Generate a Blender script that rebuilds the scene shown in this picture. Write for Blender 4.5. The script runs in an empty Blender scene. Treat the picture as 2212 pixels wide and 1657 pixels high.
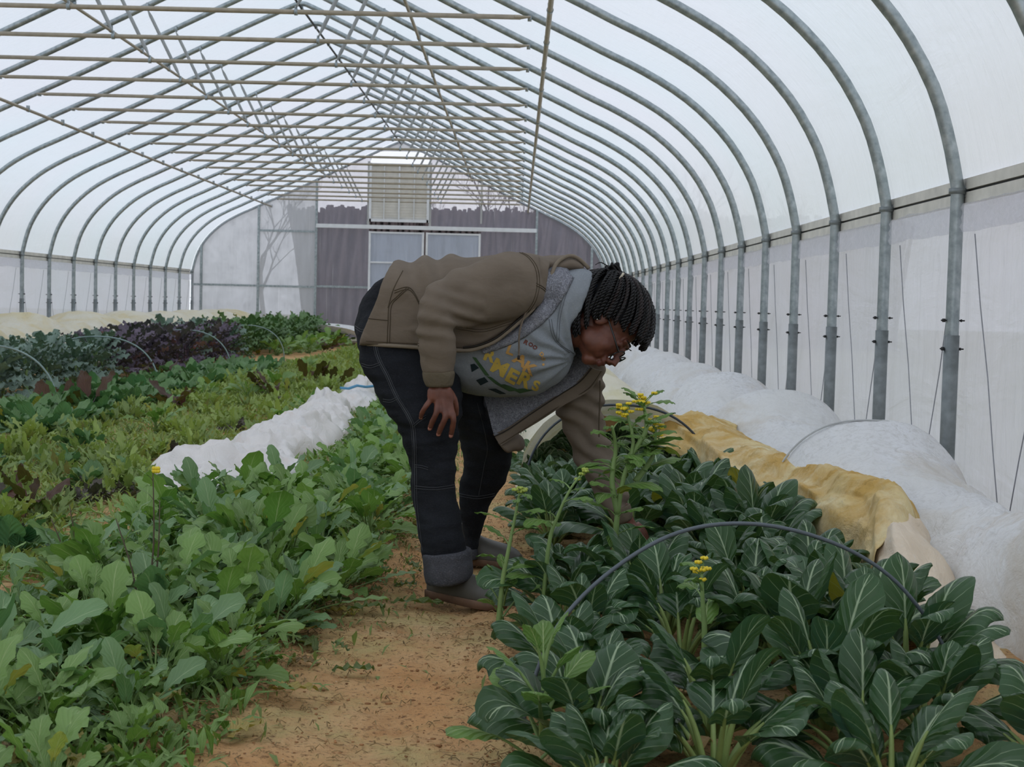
import bpy, math, random
from math import sin, cos, pi, sqrt, exp, floor as ffloor
from mathutils import Vector, Matrix, noise as mnoise
from mathutils.bvhtree import BVHTree
R = random.Random(7)
V = Vector
sc = bpy.context.scene
COL = sc.collection

# ------------------------------------------------------------------ camera
F, CX, CY, YAW, PIT, ROL, HC = 3114.2, 1106.0, 828.5, -0.0029, -0.055, 0.0243, 0.95
_fw = V((sin(YAW)*cos(PIT), cos(YAW)*cos(PIT), sin(PIT)))
_rt = V((cos(YAW), -sin(YAW), 0)); _up = _rt.cross(_fw)
CR_ = _rt*cos(ROL)+_up*sin(ROL); CU_ = -_rt*sin(ROL)+_up*cos(ROL)
CAM = V((0, 0, HC))
def ray(x, y): return _fw+CR_*((x-CX)/F)-CU_*((y-CY)/F)
def atY(x, y, Y):
    d = ray(x, y); return CAM+d*(Y/d.y)
def atZ(x, y, Z):
    d = ray(x, y); return CAM+d*((Z-HC)/d.z)
cd = bpy.data.cameras.new('camera'); co = bpy.data.objects.new('camera', cd); COL.objects.link(co)
m = Matrix((CR_, CU_, -_fw)).transposed().to_4x4(); m.translation = CAM
co.matrix_world = m
cd.sensor_width = 36.0; cd.sensor_fit = 'HORIZONTAL'; cd.lens = F*36.0/2212
cd.clip_end = 200; cd.clip_start = .05
cd.dof.use_dof = True; cd.dof.focus_distance = 4.7; cd.dof.aperture_fstop = 13
sc.camera = co
sc.view_settings.view_transform = 'Standard'; sc.view_settings.look = 'None'
try:
    cy = sc.cycles; cy.max_bounces = 6; cy.diffuse_bounces = 3; cy.glossy_bounces = 2; cy.transmission_bounces = 4; cy.transparent_max_bounces = 6
    cy.caustics_reflective = False; cy.caustics_refractive = False
except Exception: pass
sc.view_settings.gamma = 1; sc.view_settings.exposure = 0.0

# ------------------------------------------------------------------ objects
def props(o, label=None, cat=None, group=None, kind=None):
    if label: o['label'] = label
    if cat: o['category'] = cat
    if group: o['group'] = group
    if kind: o['kind'] = kind
    return o
def empty(name, loc=(0, 0, 0), rz=0.0, **k):
    o = bpy.data.objects.new(name, None); COL.objects.link(o)
    o.location = loc; o.rotation_euler = (0, 0, rz); o.empty_display_size = .1
    return props(o, **k)
def copy_tree(o, parent=None):
    c = o.copy(); COL.objects.link(c); c.parent = parent
    for ch in KIDS.get(o.name, []): copy_tree(ch, c)
    return c
KIDS = {}
class Geo:
    def __init__(s): s.v = []; s.f = []; s.uv = []; s.mi = []; s.m = 0
    def face(s, idx, uvs=None):
        s.f.append(tuple(idx)); s.mi.append(s.m)
        s.uv.append(uvs if uvs else [(0, 0)]*len(idx))
    def grid(s, P, UV=None, closed=False, cap=False):
        """P rows of points; closed wraps each row"""
        b = len(s.v); nr = len(P); nc = len(P[0])
        for r in P: s.v.extend([tuple(p) for p in r])
        w = nc if closed else nc-1
        for i in range(nr-1):
            for j in range(w):
                k = (j+1) % nc
                a = (b+i*nc+j, b+i*nc+k, b+(i+1)*nc+k, b+(i+1)*nc+j)
                if UV: u = [UV(i, j), UV(i, j+1), UV(i+1, j+1), UV(i+1, j)]
                else: u = [(j/w, i/(nr-1)), ((j+1)/w, i/(nr-1)), ((j+1)/w, (i+1)/(nr-1)), (j/w, (i+1)/(nr-1))]
                s.face(a, u)
        if cap and closed:
            s.face([b+j for j in range(nc)][::-1]); s.face([b+(nr-1)*nc+j for j in range(nc)])
    def tube(s, pts, r, n=8, cap=True, flat=None):
        pts = [V(p) for p in pts]; N = len(pts)
        rs = r if isinstance(r, (list, tuple)) else [r]*N
        T = []
        for i in range(N):
            t = pts[min(i+1, N-1)]-pts[max(i-1, 0)]
            T.append(t.normalized() if t.length > 1e-9 else V((0, 0, 1)))
        a = V((0, 0, 1)) if abs(T[0].z) < .9 else V((1, 0, 0))
        nx = T[0].cross(a).normalized()
        rows = []
        for i in range(N):
            nx = (nx-T[i]*nx.dot(T[i]))
            nx = nx.normalized() if nx.length > 1e-6 else T[i].orthogonal().normalized()
            ny = T[i].cross(nx)
            fl = flat[i] if flat else 1.0
            rows.append([pts[i]+nx*(rs[i]*cos(2*pi*k/n))+ny*(rs[i]*fl*sin(2*pi*k/n)) for k in range(n)])
        s.grid(rows, closed=True, cap=cap)
    def box(s, c, d, rot=None):
        c = V(c); h = V(d)/2; b = len(s.v)
        for x in (-1, 1):
            for y in (-1, 1):
                for z in (-1, 1):
                    p = V((x*h.x, y*h.y, z*h.z))
                    if rot: p = rot @ p
                    s.v.append(tuple(c+p))
        for q in ((0, 1, 3, 2), (4, 6, 7, 5), (0, 4, 5, 1), (2, 3, 7, 6), (0, 2, 6, 4), (1, 5, 7, 3)):
            s.face([b+i for i in q], [(0, 0), (1, 0), (1, 1), (0, 1)])
    def ball(s, c, r, n=8, m=6, ax=None):
        c = V(c); r = r if isinstance(r, (tuple, list)) else (r, r, r)
        rows = []
        for i in range(m+1):
            th = pi*i/m; th = min(max(th, .02), pi-.02)
            row = []
            for j in range(n):
                p = V((r[0]*sin(th)*cos(2*pi*j/n), r[1]*sin(th)*sin(2*pi*j/n), r[2]*cos(th)))
                if ax: p = ax @ p
                row.append(c+p)
            rows.append(row)
        s.grid(rows, closed=True, cap=True)
    def mesh(s, name, mats, smooth=True):
        me = bpy.data.meshes.new(name)
        me.from_pydata(s.v, [], s.f)
        ul = me.uv_layers.new(name='UVMap')
        flat = []
        for u in s.uv:
            for p in u: flat.extend(p)
        ul.data.foreach_set('uv', flat)
        for mt in (mats if isinstance(mats, (list, tuple)) else [mats]): me.materials.append(mt)
        me.polygons.foreach_set('material_index', s.mi)
        me.polygons.foreach_set('use_smooth', [smooth]*len(s.f))
        me.update()
        return me
    def obj(s, name, mats, parent=None, smooth=True, **k):
        me = s.mesh(name, mats, smooth)
        return link(name, me, parent, **k)
def link(name, me, parent=None, **k):
    o = bpy.data.objects.new(name, me); COL.objects.link(o)
    if parent is not None:
        o.parent = parent; KIDS.setdefault(parent.name, []).append(o)
    return props(o, **k)
def fbm(x, y, z=0.0, o=3):
    return mnoise.fractal((x, y, z), 1.0, 2.0, o)
def lerp(a, b, t): return a+(b-a)*t
def crom(P, t):
    n = len(P); i = min(int(t), n-2); f = t-i
    p0 = P[max(i-1, 0)]; p1 = P[i]; p2 = P[i+1]; p3 = P[min(i+2, n-1)]
    return (p1*2+(p2-p0)*f+(p0*2-p1*5+p2*4-p3)*(f*f)+(p1*3-p0-p2*3+p3)*(f**3))*.5
def spline(P, n):
    P = [V(p) for p in P]
    return [crom(P, (len(P)-1)*i/(n-1)) for i in range(n)]
def sinterp(xs, ys, x):
    if x <= xs[0]: return ys[0]
    for i in range(len(xs)-1):
        if x <= xs[i+1]:
            t = (x-xs[i])/(xs[i+1]-xs[i]); return ys[i]+(ys[i+1]-ys[i])*t
    return ys[-1]
def ordinal(n):
    w = ['', 'first', 'second', 'third', 'fourth', 'fifth', 'sixth', 'seventh', 'eighth', 'ninth', 'tenth', 'eleventh', 'twelfth', 'thirteenth',
         'fourteenth', 'fifteenth', 'sixteenth', 'seventeenth', 'eighteenth', 'nineteenth', 'twentieth', 'twenty-first', 'twenty-second', 'twenty-third', 'twenty-fourth',
         'twenty-fifth', 'twenty-sixth', 'twenty-seventh', 'twenty-eighth', 'twenty-ninth', 'thirtieth']
    return w[n] if n < len(w) else '%dth' % n

# ------------------------------------------------------------------ materials
def lin(c):
    """sRGB 0-255 -> linear rgba"""
    o = []
    for x in c[:3]:
        x /= 255.0; o.append(x/12.92 if x <= .04045 else ((x+.055)/1.055)**2.4)
    return (*o, 1.0)
class M:
    def __init__(s, name):
        s.m = bpy.data.materials.new(name); s.m.use_nodes = True; s.t = s.m.node_tree; s.t.nodes.clear()
        s.out = s.t.nodes.new('ShaderNodeOutputMaterial')
    def n(s, typ, ins=None, **at):
        nd = s.t.nodes.new('ShaderNode'+typ)
        for k, v in at.items(): setattr(nd, k, v)
        if ins:
            for k, v in ins.items():
                sk = nd.inputs[k]
                if isinstance(v, bpy.types.NodeSocket): s.t.links.new(v, sk)
                else: sk.default_value = v
        return nd
    def ma(s, op, *a, clamp=False):
        nd = s.t.nodes.new('ShaderNodeMath'); nd.operation = op; nd.use_clamp = clamp
        for i, v in enumerate(a):
            if isinstance(v, bpy.types.NodeSocket): s.t.links.new(v, nd.inputs[i])
            else: nd.inputs[i].default_value = v
        return nd.outputs[0]
    def tc(s, w='Object'): return s.n('TexCoord').outputs[w]
    def mp(s, v, scale=(1, 1, 1), rot=(0, 0, 0), loc=(0, 0, 0)):
        return s.n('Mapping', {'Vector': v, 'Scale': scale, 'Rotation': rot, 'Location': loc}).outputs[0]
    def noise(s, v, scale=5.0, detail=4.0, rough=.55, dist=0.0):
        return s.n('TexNoise', {'Vector': v, 'Scale': scale, 'Detail': detail, 'Roughness': rough, 'Distortion': dist}).outputs['Fac']
    def vor(s, v, scale=5.0, feature='F1'):
        return s.n('TexVoronoi', {'Vector': v, 'Scale': scale}, feature=feature).outputs['Distance']
    def rng(s, x, a, b, c=0.0, d=1.0):
        return s.n('MapRange', {0: x, 1: a, 2: b, 3: c, 4: d}, clamp=True).outputs[0]
    def mix(s, f, a, b):
        nd = s.t.nodes.new('ShaderNodeMix'); nd.data_type = 'RGBA'
        for i, v in ((0, f), (6, a), (7, b)):
            if isinstance(v, bpy.types.NodeSocket): s.t.links.new(v, nd.inputs[i])
            else: nd.inputs[i].default_value = v if i == 0 or len(v) == 4 else (*v, 1)
        return nd.outputs[2]
    def bump(s, h, strength=.3, dist=.01, nrm=None):
        i = {'Height': h, 'Strength': strength, 'Distance': dist}
        if nrm is not None: i['Normal'] = nrm
        return s.n('Bump', i).outputs[0]
    def pbr(s, col, rough=.7, metal=0.0, nrm=None, spec=.4, **k):
        i = {'Base Color': col, 'Roughness': rough, 'Metallic': metal, 'Specular IOR Level': spec}
        if nrm is not None: i['Normal'] = nrm
        i.update(k)
        return s.n('BsdfPrincipled', i).outputs[0]
    def mixs(s, f, a, b): return s.n('MixShader', {0: f, 1: a, 2: b}).outputs[0]
    def done(s, sh):
        s.t.links.new(sh, s.out.inputs[0]); return s.m
def simple(name, col, rough=.7, metal=0.0, var=.12, scale=8, bump=0.0, bscale=60, bd=.002, spec=.4):
    b = M(name); v = b.tc()
    c = lin(col)
    f = b.rng(b.noise(v, scale), .3, .7)
    dark = tuple(x*(1-var) for x in c[:3])+(1,); lite = tuple(min(1, x*(1+var)) for x in c[:3])+(1,)
    n = b.bump(b.noise(v, bscale, 3), bump, bd) if bump else None
    return b.done(b.pbr(b.mix(f, dark, lite), rough, metal, n, spec))
# ================================================================== GREENHOUSE
XC = -2.657; XL = -7.227; XR = 1.913; HW = 4.57; Y0 = 6.36; SP = 1.22; YE = 31.95; ZR = 1.5
PROF = [(4.57, 0), (4.57, 1.5), (4.52, 1.72), (4.44, 1.95), (4.29, 2.2), (4.09, 2.42), (3.85, 2.61), (3.55, 2.78), (3.28, 2.905), (3.04, 3.02), (2.32, 3.355), (1.57, 3.72), (.8, 4.10), (.12, 4.42), (0, 4.45)]
def hoop_path(off=0.0):
    """left base -> ridge -> right base, offset outward"""
    R_ = [(dx, z) for dx, z in PROF]
    sm = [R_[0], (4.57, .8)]
    up = R_[1:]
    P = [V((d, 0, z)) for d, z in up]
    pts = spline(P, 34)
    half = [V((4.57, 0, 0)), V((4.57, 0, .8))]+pts
    half[-1].x = 0
    res = []
    for i, p in enumerate(half):
        a = half[max(i-1, 0)]; b = half[min(i+1, len(half)-1)]
        t = (b-a).normalized(); nrm = V((t.z, 0, -t.x))
        if i == len(half)-1: nrm = V((0, 0, 1.1))
        if i < 2: nrm = V((1, 0, 0))
        res.append(p+nrm*off)
    right = [V((XC+p.x, 0, p.z)) for p in res]; left = [V((XC-p.x, 0, p.z)) for p in res]
    return left+right[::-1][1:]
# ---- materials
def mat_film(name, tint, transp, bumps, wr=1.0):
    b = M(name); v = b.tc()
    w1 = b.noise(b.mp(v, (1.2, .35, 1.2), (.3, .2, .1)), 2.2, 5, .6, .6)
    w2 = b.noise(b.mp(v, (2.5, 9, .7), (.5, 0, .3)), 2.0, 4, .6, 1.2)
    h = b.ma('ADD', b.ma('MULTIPLY', w1, .6), b.ma('MULTIPLY', w2, .4))
    nr = b.bump(h, bumps, .05)
    f = b.rng(b.noise(v, .35, 2), .35, .65)
    c1 = tint; c2 = (tint[0]*1.05, tint[1]*.99, tint[2]*1.0, 1)
    col = b.mix(f, c1, c2)
    st = b.rng(b.noise(b.mp(v, (5, 26, 2), (0, .5, .2)), 1.0, 5, .7, .8), .55, .8)
    col = b.mix(b.ma('MULTIPLY', st, .35*wr), col, tuple(x*.82 for x in tint[:3])+(1,))
    tl = b.n('BsdfTranslucent', {'Color': col, 'Normal': nr}).outputs[0]
    df = b.pbr(col, .35, 0, nr, .5)
    a = b.mixs(.22, tl, df)
    tr = b.n('BsdfTransparent', {'Color': (.95, .97, 1, 1)}).outputs[0]
    return b.done(b.mixs(transp, a, tr))
FILM = mat_film('polythene_film', (.775, .84, .88, 1), .07, .8)
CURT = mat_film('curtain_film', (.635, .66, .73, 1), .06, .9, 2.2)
def mat_galv():
    b = M('galvanised_steel'); v = b.tc()
    f = b.rng(b.noise(v, 22, 4), .3, .7)
    col = b.mix(f, lin((142, 152, 155)), lin((186, 194, 196)))
    return b.done(b.pbr(col, .42, .75, b.bump(b.noise(v, 90, 2), .1, .001)))
GALV = mat_galv()
GALVD = simple('dull_zinc', (132, 138, 139), .5, .6, .2, 20)
TAN = simple('weathered_truss_tube', (170, 160, 142), .55, .35, .12, 14)
CHAN = simple('aluminium_channel', (222, 218, 208), .5, .25, .12, 9)
DARKM = simple('dark_bolt', (58, 58, 58), .5, .7)
WHITEP = simple('white_painted_frame', (232, 234, 236), .5, .0, .06)
# ---- hoops
def hoop_label(n):
    k = n+2
    if n == -1: return 'galvanised steel arch cropped at the top right corner, nearest of the greenhouse arches'
    if n == 0: return 'galvanised steel arch whose right leg stands nearest, wholly in view'
    if n == 21: return 'galvanised steel arch against the frosted end wall'
    return 'galvanised steel greenhouse arch, %s from the near right edge' % ordinal(k)
hp = hoop_path(0)
g = Geo(); g.tube(hp, .030, 12)
HOOP = g.mesh('arch_tube', GALV)
AP = []
for s in (-1, 1):
    x = XC+s*HW
    g = Geo(); g.tube([(x, 0, 0), (x, 0, .86)], .0335, 14); AP.append(('ground_post', g.mesh('ground_post', GALVD)))
    g = Geo(); g.tube([(x, 0, 1.478), (x, 0, 1.503)], .038, 14); g.box((x+s*.036, 0, 1.49), (.03, .03, .05)); AP.append(('rail_clamp', g.mesh('rail_clamp', GALVD)))
    for z in (.80, .925):
        g = Geo(); g.tube([(x-.052, -.006, z), (x+.052, -.006, z)], .0035, 6); g.tube([(x-s*.046, -.006, z), (x-s*.034, -.006, z)], .009, 6); g.tube([(x+s*.034, -.006, z), (x+s*.04, -.006, z)], .007, 6)
        AP.append(('bolt', g.mesh('bolt', DARKM)))
for n in range(-1, 22):
    y = Y0+SP*n
    r = empty('greenhouse_arch', (0, y, 0), label=hoop_label(n), cat='greenhouse arch', group='galvanised arches of the greenhouse')
    link('arch_tube', HOOP, r)
    for nm_, me_ in AP: link(nm_, me_, r)
# ---- trusses
def flat_strut(g, a, b, r):
    a = V(a); b = V(b); d = b-a
    ts = [0, .03, .07, .12, .5, .88, .93, .97, 1]
    rr = [r*.9, r*1.25, r*1.25, r, r, r, r*1.25, r*1.25, r*.9]
    fl = [.3, .25, .5, 1, 1, 1, .5, .25, .3]
    g.tube([a+d*t for t in ts], rr, 10, True, fl)
g = Geo(); zb = 3.137; x0 = -5.35; x1 = .035
g.tube([(x0+.07, 0, zb), (x1-.07, 0, zb)], .0185, 10)
for s, x in ((1, x0), (-1, x1)): g.tube([(x-s*.01, 0, zb+.004), (x+s*.03, 0, zb+.002), (x+s*.08, 0, zb), (x+s*.12, 0, zb)], [.016, .024, .022, .0185], 10, True, [.4, .4, .8, 1])
BAR = g.mesh('tie_bar', TAN)
STR = []
for b_, t_ in (((-3.49, zb), (-3.84, 3.86)), ((-1.75, zb), (-1.43, 3.85))):
    g = Geo(); a = V((b_[0], 0, zb+.03)); b = V((t_[0], 0, t_[1])); flat_strut(g, a, b, .017); STR.append(g.mesh('strut', simple('pale_strut_%d' % len(STR), (160, 163, 162), .5, .5)))
BRK = []
for b_ in (-3.49, -1.75): g = Geo(); g.tube([(b_-.012, 0, zb), (b_+.012, 0, zb)], .026, 10); g.box((b_, 0, zb+.026), (.02, .012, .04)); BRK.append(g.mesh('bracket', GALV))
for x in (-3.84, -1.43): g = Geo(); g.box((x, .03, 3.885), (.02, .05, .06)); BRK.append(g.mesh('bracket', GALV))
for x in (x0, x1): g = Geo(); g.box((x, .04, zb-.0), (.03, .08, .03)); BRK.append(g.mesh('bracket', GALV))
for n in range(3, 22):
    y = Y0+SP*n-.10
    lab = 'tan horizontal truss tube with two slanted struts, %s from the camera' % ordinal(n-2)
    if n == 3: lab = 'tan horizontal truss tube with two slanted struts, above the top of the frame'
    r = empty('roof_truss', (0, y, 0), label=lab, cat='roof truss', group='cross trusses under the roof')
    link('tie_bar', BAR, r); link('strut', STR[0], r); link('strut', STR[1], r); [link('bracket', m_, r) for m_ in BRK]
# ---- purlins
for nm, x, z, rr, mt, lab in (('ridge_purlin', XC, 4.40, .014, DARKM, 'thin dark purlin running along the ridge of the greenhouse roof'),
                       ('purlin', -4.23, 3.64, .016, TAN, 'tan purlin under the left slope, between ridge and the left truss ends'),
                       ('purlin', -1.08, 3.64, .016, TAN, 'tan purlin under the right slope, between ridge and the right truss ends'),
                       ('purlin', -5.49, 2.97, .017, TAN, 'tan purlin at the left ends of the cross trusses'),
                       ('purlin', .17, 2.97, .019, TAN, 'tan purlin at the right ends of the cross trusses')):
    r = empty(nm, (x, 0, z), label=lab, cat='purlin', group='purlins along the greenhouse')
    g = Geo(); g.tube([(0, y, 0) for y in (-3, 5, 12, 20, 31.9)], rr, 10); g.obj('tube', mt, r)
    g = Geo()
    for n in range(0, 22):
        y = Y0+SP*n; g.tube([(0, y-.02, 0), (0, y+.02, 0)], rr+.006, 8); g.box((.0, y-.0, .028), (.035, .02, .04))
    g.obj('purlin_clamp', GALV, r)
# ---- hip boards (two channels with a slot between)
for s, x, nm in ((-1, XL-.045, 'left'), (1, XR+.045, 'right')):
    r = empty('hip_rail', (x, 0, 1.49), label='pale metal channel rail along the top of the %s side curtain' % nm, cat='rail')
    g = Geo(); g.box((0, 14.4, .032), (.03, 35, .048)); g.box((0, 14.4, -.028), (.03, 35, .048)); g.obj('channel', CHAN, r, smooth=False)
    g = Geo(); g.box((s*.006, 14.4, .002), (.012, 35, .02)); g.obj('slot', DARKM, r, smooth=False)
    g = Geo()
    for n in range(-1, 22):
        for dy in (.05,): g.box((-s*.01, Y0+SP*n+dy, 0), (.034, .025, .1))
    g.obj('joint_plate', GALVD, r, smooth=False)
# ---- film skin
prof = hoop_path(.034)
li = [i for i, p in enumerate(prof) if p.z >= 1.49]
ys = []
y = -3.0
while y < 31.98: ys.append(y); y += .30
ys.append(31.98)
rows = []
for y in ys:
    row = []
    for i in li:
        p = prof[i]; ph = ((y-Y0)/SP) % 1.0
        bulge = -.020*sin(pi*ph)
        rad = V((p.x-XC, 0, p.z-2.2)).normalized()
        row.append(p+V((0, y, 0))-rad*(-.006+bulge*0.4)+rad*(.004*fbm(p.x*2, y*2, p.z)))
    rows.append(row)
g = Geo(); g.grid(rows); g.obj('ceiling', FILM, kind='structure')
# ---- hold-down ropes resting on the roof film, one per bay
ROPE = simple('roof_rope', (96, 98, 104), .9)
pr_ = hoop_path(.018)
for n in range(3, 21):
    y = Y0+SP*(n+.5); g = Geo(); q = [p for p in pr_ if p.z >= 1.52]
    g.tube([p+V((0, (i/len(q)-.5)*.5*(1 if n % 2 else -1)+.02*sin(i*1.7), 0)) for i, p in enumerate(q)], .0032, 5)
    g.obj('roof_rope', ROPE, label='thin dark rope slanting over the roof film, in bay %s from the camera' % ordinal(n-2), cat='rope', group='ropes over the roof film')
# ---- side curtains
def curtain(s, nm):
    g = Geo(); x = XC+s*(HW+.055); rows = []
    yy = [-3+.1*i for i in range(351)]
    for y in yy:
        row = []
        for k in range(15):
            z = 1.47-1.49*k/14
            w = .018*fbm(y*1.3, z*1.6, s*3.1)+.008*fbm(y*5, z*9, 9.)+(.012*sin(y*11+2*sin(y*3)) if k < 2 else 0)
            row.append((x+s*abs(w)*1.2, y, z))
        rows.append(row)
    g.grid(rows); return g.obj('wall_'+nm, CURT, kind='structure')
WALLS = {-1: curtain(-1, 'left'), 1: curtain(1, 'right')}
# hem band rolled under the rail + zig-zag cords
def hemband(s):
    b = M('curtain_hem_film'); v = b.tc()
    n = b.noise(b.mp(v, (8, 9, 8)), 3, 5, .7, 1)
    col = b.mix(b.rng(n, .35, .7), lin((225, 228, 234)), lin((244, 245, 250)))
    sh = b.mixs(.7, b.pbr(col, .25, 0, b.bump(n, .9, .03)), b.n('BsdfTranslucent', {'Color': col}).outputs[0])
    mt = b.done(b.mixs(.5, sh, b.n('BsdfTransparent', {'Color': (.97, .97, 1, 1)}).outputs[0]))
    g = Geo(); rows = []
    x = XC+s*(HW+.03)
    for i in range(700):
        y = -3+i*.05
        rows.append([(x-s*(.01+.014*abs(fbm(y*7, k*.9, 2.))+(.008 if k % 2 else 0)), y, 1.437-k*.021-.012*fbm(y*3, 1., 1.)) for k in range(7)])
    g.grid(rows)
    g.obj('curtain_hem', mt, WALLS[s], label='crinkled folded plastic hem')
hemband(1); hemband(-1)
CORD = simple('curtain_cord', (150, 152, 158), .8)
for s in (1, -1):
    g = Geo()
    for n in range(-1, 22):
        y = Y0+SP*n; x = XC+s*(HW+.045)
        for a, b in ((y+.10, y+.55), (y+SP-.12, y+.62)):
            g.tube([(x, lerp(a, b, t)+.01*sin(9*t), lerp(1.30, .08, t)) for t in (0, .25, .5, .75, 1)], .0028, 5)
    g.obj('cord', CORD, WALLS[s])
# dark tape lines beside near right posts
g = Geo()
for n in (0, 1, 2, 3):
    y = Y0+SP*n+.10; x = XR+.042
    for k in range(9): 
        z = 1.0-k*.1
        g.box((x, y+.003*sin(k*2.3), z), (.002, .006, .05+.03*sin(k*1.7)))
g.obj('tape_mark', simple('dark_tape', (78, 80, 88), .8), WALLS[1])
# ---- end wall
def panel_mat(name, tint, tr, streak):
    b = M(name); v = b.tc()
    n1 = b.noise(b.mp(v, (1, 1, .12)), 7, 5, .7)
    n2 = b.noise(v, 3.5, 6, .7)
    w = b.noise(b.mp(v, (24, 1, .25)), 1.5, 3, .6)
    f = b.ma('MULTIPLY', b.rng(n1, .35, .7), b.rng(n2, .3, .7))
    col = b.mix(f, lin(tint), tuple(x*.72 for x in lin(tint)[:3])+(1,))
    col = b.mix(b.rng(w, .64, .72), col, lin((235, 235, 240)))
    nr = b.bump(b.noise(b.mp(v, (60, 1, .4)), 2, 2), .3, .01)
    a = b.mixs(.5, b.n('BsdfTranslucent', {'Color': col}).outputs[0], b.pbr(col, .4, 0, nr))
    t = b.n('BsdfTransparent', {'Color': (.9, .9, .93, 1)}).outputs[0]
    k = b.ma('ADD', b.ma('MULTIPLY', b.rng(n2, .3, .7), -streak), tr+streak*.5)
    return b.done(b.mixs(k, a, t))
PFROST = panel_mat('frosted_polycarbonate', (206, 208, 216), .16, .12)
PCLEAR = panel_mat('hazy_polycarbonate', (176, 172, 186), .50, .12)
PDOOR = panel_mat('door_polycarbonate', (206, 212, 224), .20, .12)
ends = hoop_path(-.0)
def roof_z(x):
    dx = abs(x-XC)
    pts = [p for p in ends if p.x >= XC]
    pts = sorted([(p.x-XC, p.z) for p in pts])
    prev = pts[0]
    if dx >= 4.569: return 1.5
    for q in pts:
        if q[0] >= dx: 
            t = (dx-prev[0])/max(1e-6, q[0]-prev[0]); return lerp(prev[1], q[1], min(1, max(0, t)))
        prev = q
    return 1.5
XS = [XL, -7.02, -5.76, -4.49, -3.31, -2.0, -.86, .37, 1.6, XR]
def wall_panel(g, xa, xb, z0, ztop=None):
    n = max(2, int((xb-xa)/.12)); top = []; bot = []
    for i in range(n+1):
        x = lerp(xa, xb, i/n); bot.append((x, YE, z0)); top.append((x, YE, min(roof_z(x), ztop) if ztop else roof_z(x)))
    g.grid([bot, top])
g = Geo()
for a, b in ((XL, -5.76), (-5.76, -4.49)): wall_panel(g, a, b, 0)
g.m = 1
wall_panel(g, -4.49, -3.33, 0); wall_panel(g, -.86, .37, 0); wall_panel(g, .37, XR, 0)
wall_panel(g, -2.0, -.86, 2.56)
g.obj('wall_back', [PFROST, PCLEAR], kind='structure', smooth=False)
# clear gable window above the louvre (arched top)
g = Geo()
n = 20; bot = []; top = []
for i in range(n+1):
    x = lerp(-3.33, -2.0, i/n); u = 2*i/n-1
    bot.append((x, YE, 3.99)); top.append((x, YE, 3.99+.24*sqrt(max(0, 1-u**6))+.0))
g.grid([bot, top]); g.obj('window_1', panel_mat('clear_gable_film', (220, 225, 230), .86, .05), kind='structure')
g = Geo()
g.grid([[V(p)+V((0, 0, .01)) for p in top], [(p[0], YE, roof_z(p[0])) for p in top]])
g.obj('wall_back_gable', PFROST, kind='structure')
# members
g = Geo()
for x, z0, z1 in ((-7.02, 0, None), (-5.76, 0, None), (-4.49, 0, None), (.37, 0, None), (1.6, 0, None)):
    z1 = z1 or roof_z(x)
    g.box((x, YE-.03, (z0+z1)/2), (.05, .05, z1-z0))
for xa, xb, z in ((XL, -4.49, 1.22), (-4.49, -3.33, 1.24), (-.86, XR, 1.38), (-5.76, -4.49, 2.44), (XL, XR, .03)):
    g.box(((xa+xb)/2, YE-.025, z), (xb-xa, .04, .045))
g.obj('wall_back_frame', GALV, kind='structure', smooth=False)
g = Geo(); g.box((-2.06, YE-.06, 2.575), (4.86, .06, .085)); g.obj('trim_1', WHITEP, kind='structure', smooth=False)
g = Geo()
for x in (-3.35, -1.99): g.box((x, YE-.03, 3.3), (.05, .05, 1.42))
g.box((-.86, YE-.03, 3.3), (.04, .04, 1.2))
g.obj('trim_2', simple('louvre_post', (184, 184, 182), .5), kind='structure', smooth=False)
# doors
def door(nm, xa, xb):
    g = Geo(); w = .045; ztop = 2.48
    for x in (xa+w/2, xb-w/2): g.box((x, YE-.03, ztop/2), (w, .05, ztop))
    for z in (ztop-w/2, 1.80, 1.22, .6, .04): g.box(((xa+xb)/2, YE-.03, z), (xb-xa, .045, w*.8))
    g.m = 1; g.box(((xa+xb)/2, YE-.01, ztop/2), (xb-xa-.04, .01, ztop-.04))
    g.obj(nm, [WHITEP, PDOOR], kind='structure', smooth=False)
door('door_1', -3.33, -2.11); door('door_2', -2.07, -.86)
# louvre shutter
r = empty('exhaust_louvre', (-2.67, YE-.09, 2.70), label='large white slatted exhaust louvre above the end wall doors', cat='louvre')
LOUV = simple('louvre_slats', (228, 225, 218), .55, 0, .08, 5)
g = Geo()
for x in (-.635, .635): g.box((x, 0, .63), (.05, .06, 1.28))
for z in (.02, 1.24): g.box((0, 0, z), (1.3, .06, .06))
g.obj('frame', WHITEP, r, smooth=False)
g = Geo()
for x in (0, -.33, .33): g.box((x, -.02, .63), (.03 if x == 0 else .015, .05, 1.2))
g.obj('mullion', WHITEP, r, smooth=False)
g = Geo(); rt = Matrix.Rotation(.45, 3, 'X')
for k in range(20): g.box((0, .015, .07+k*.060), (1.22, .012, .062), rt)
g.obj('slats', LOUV, r, smooth=False)
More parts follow.
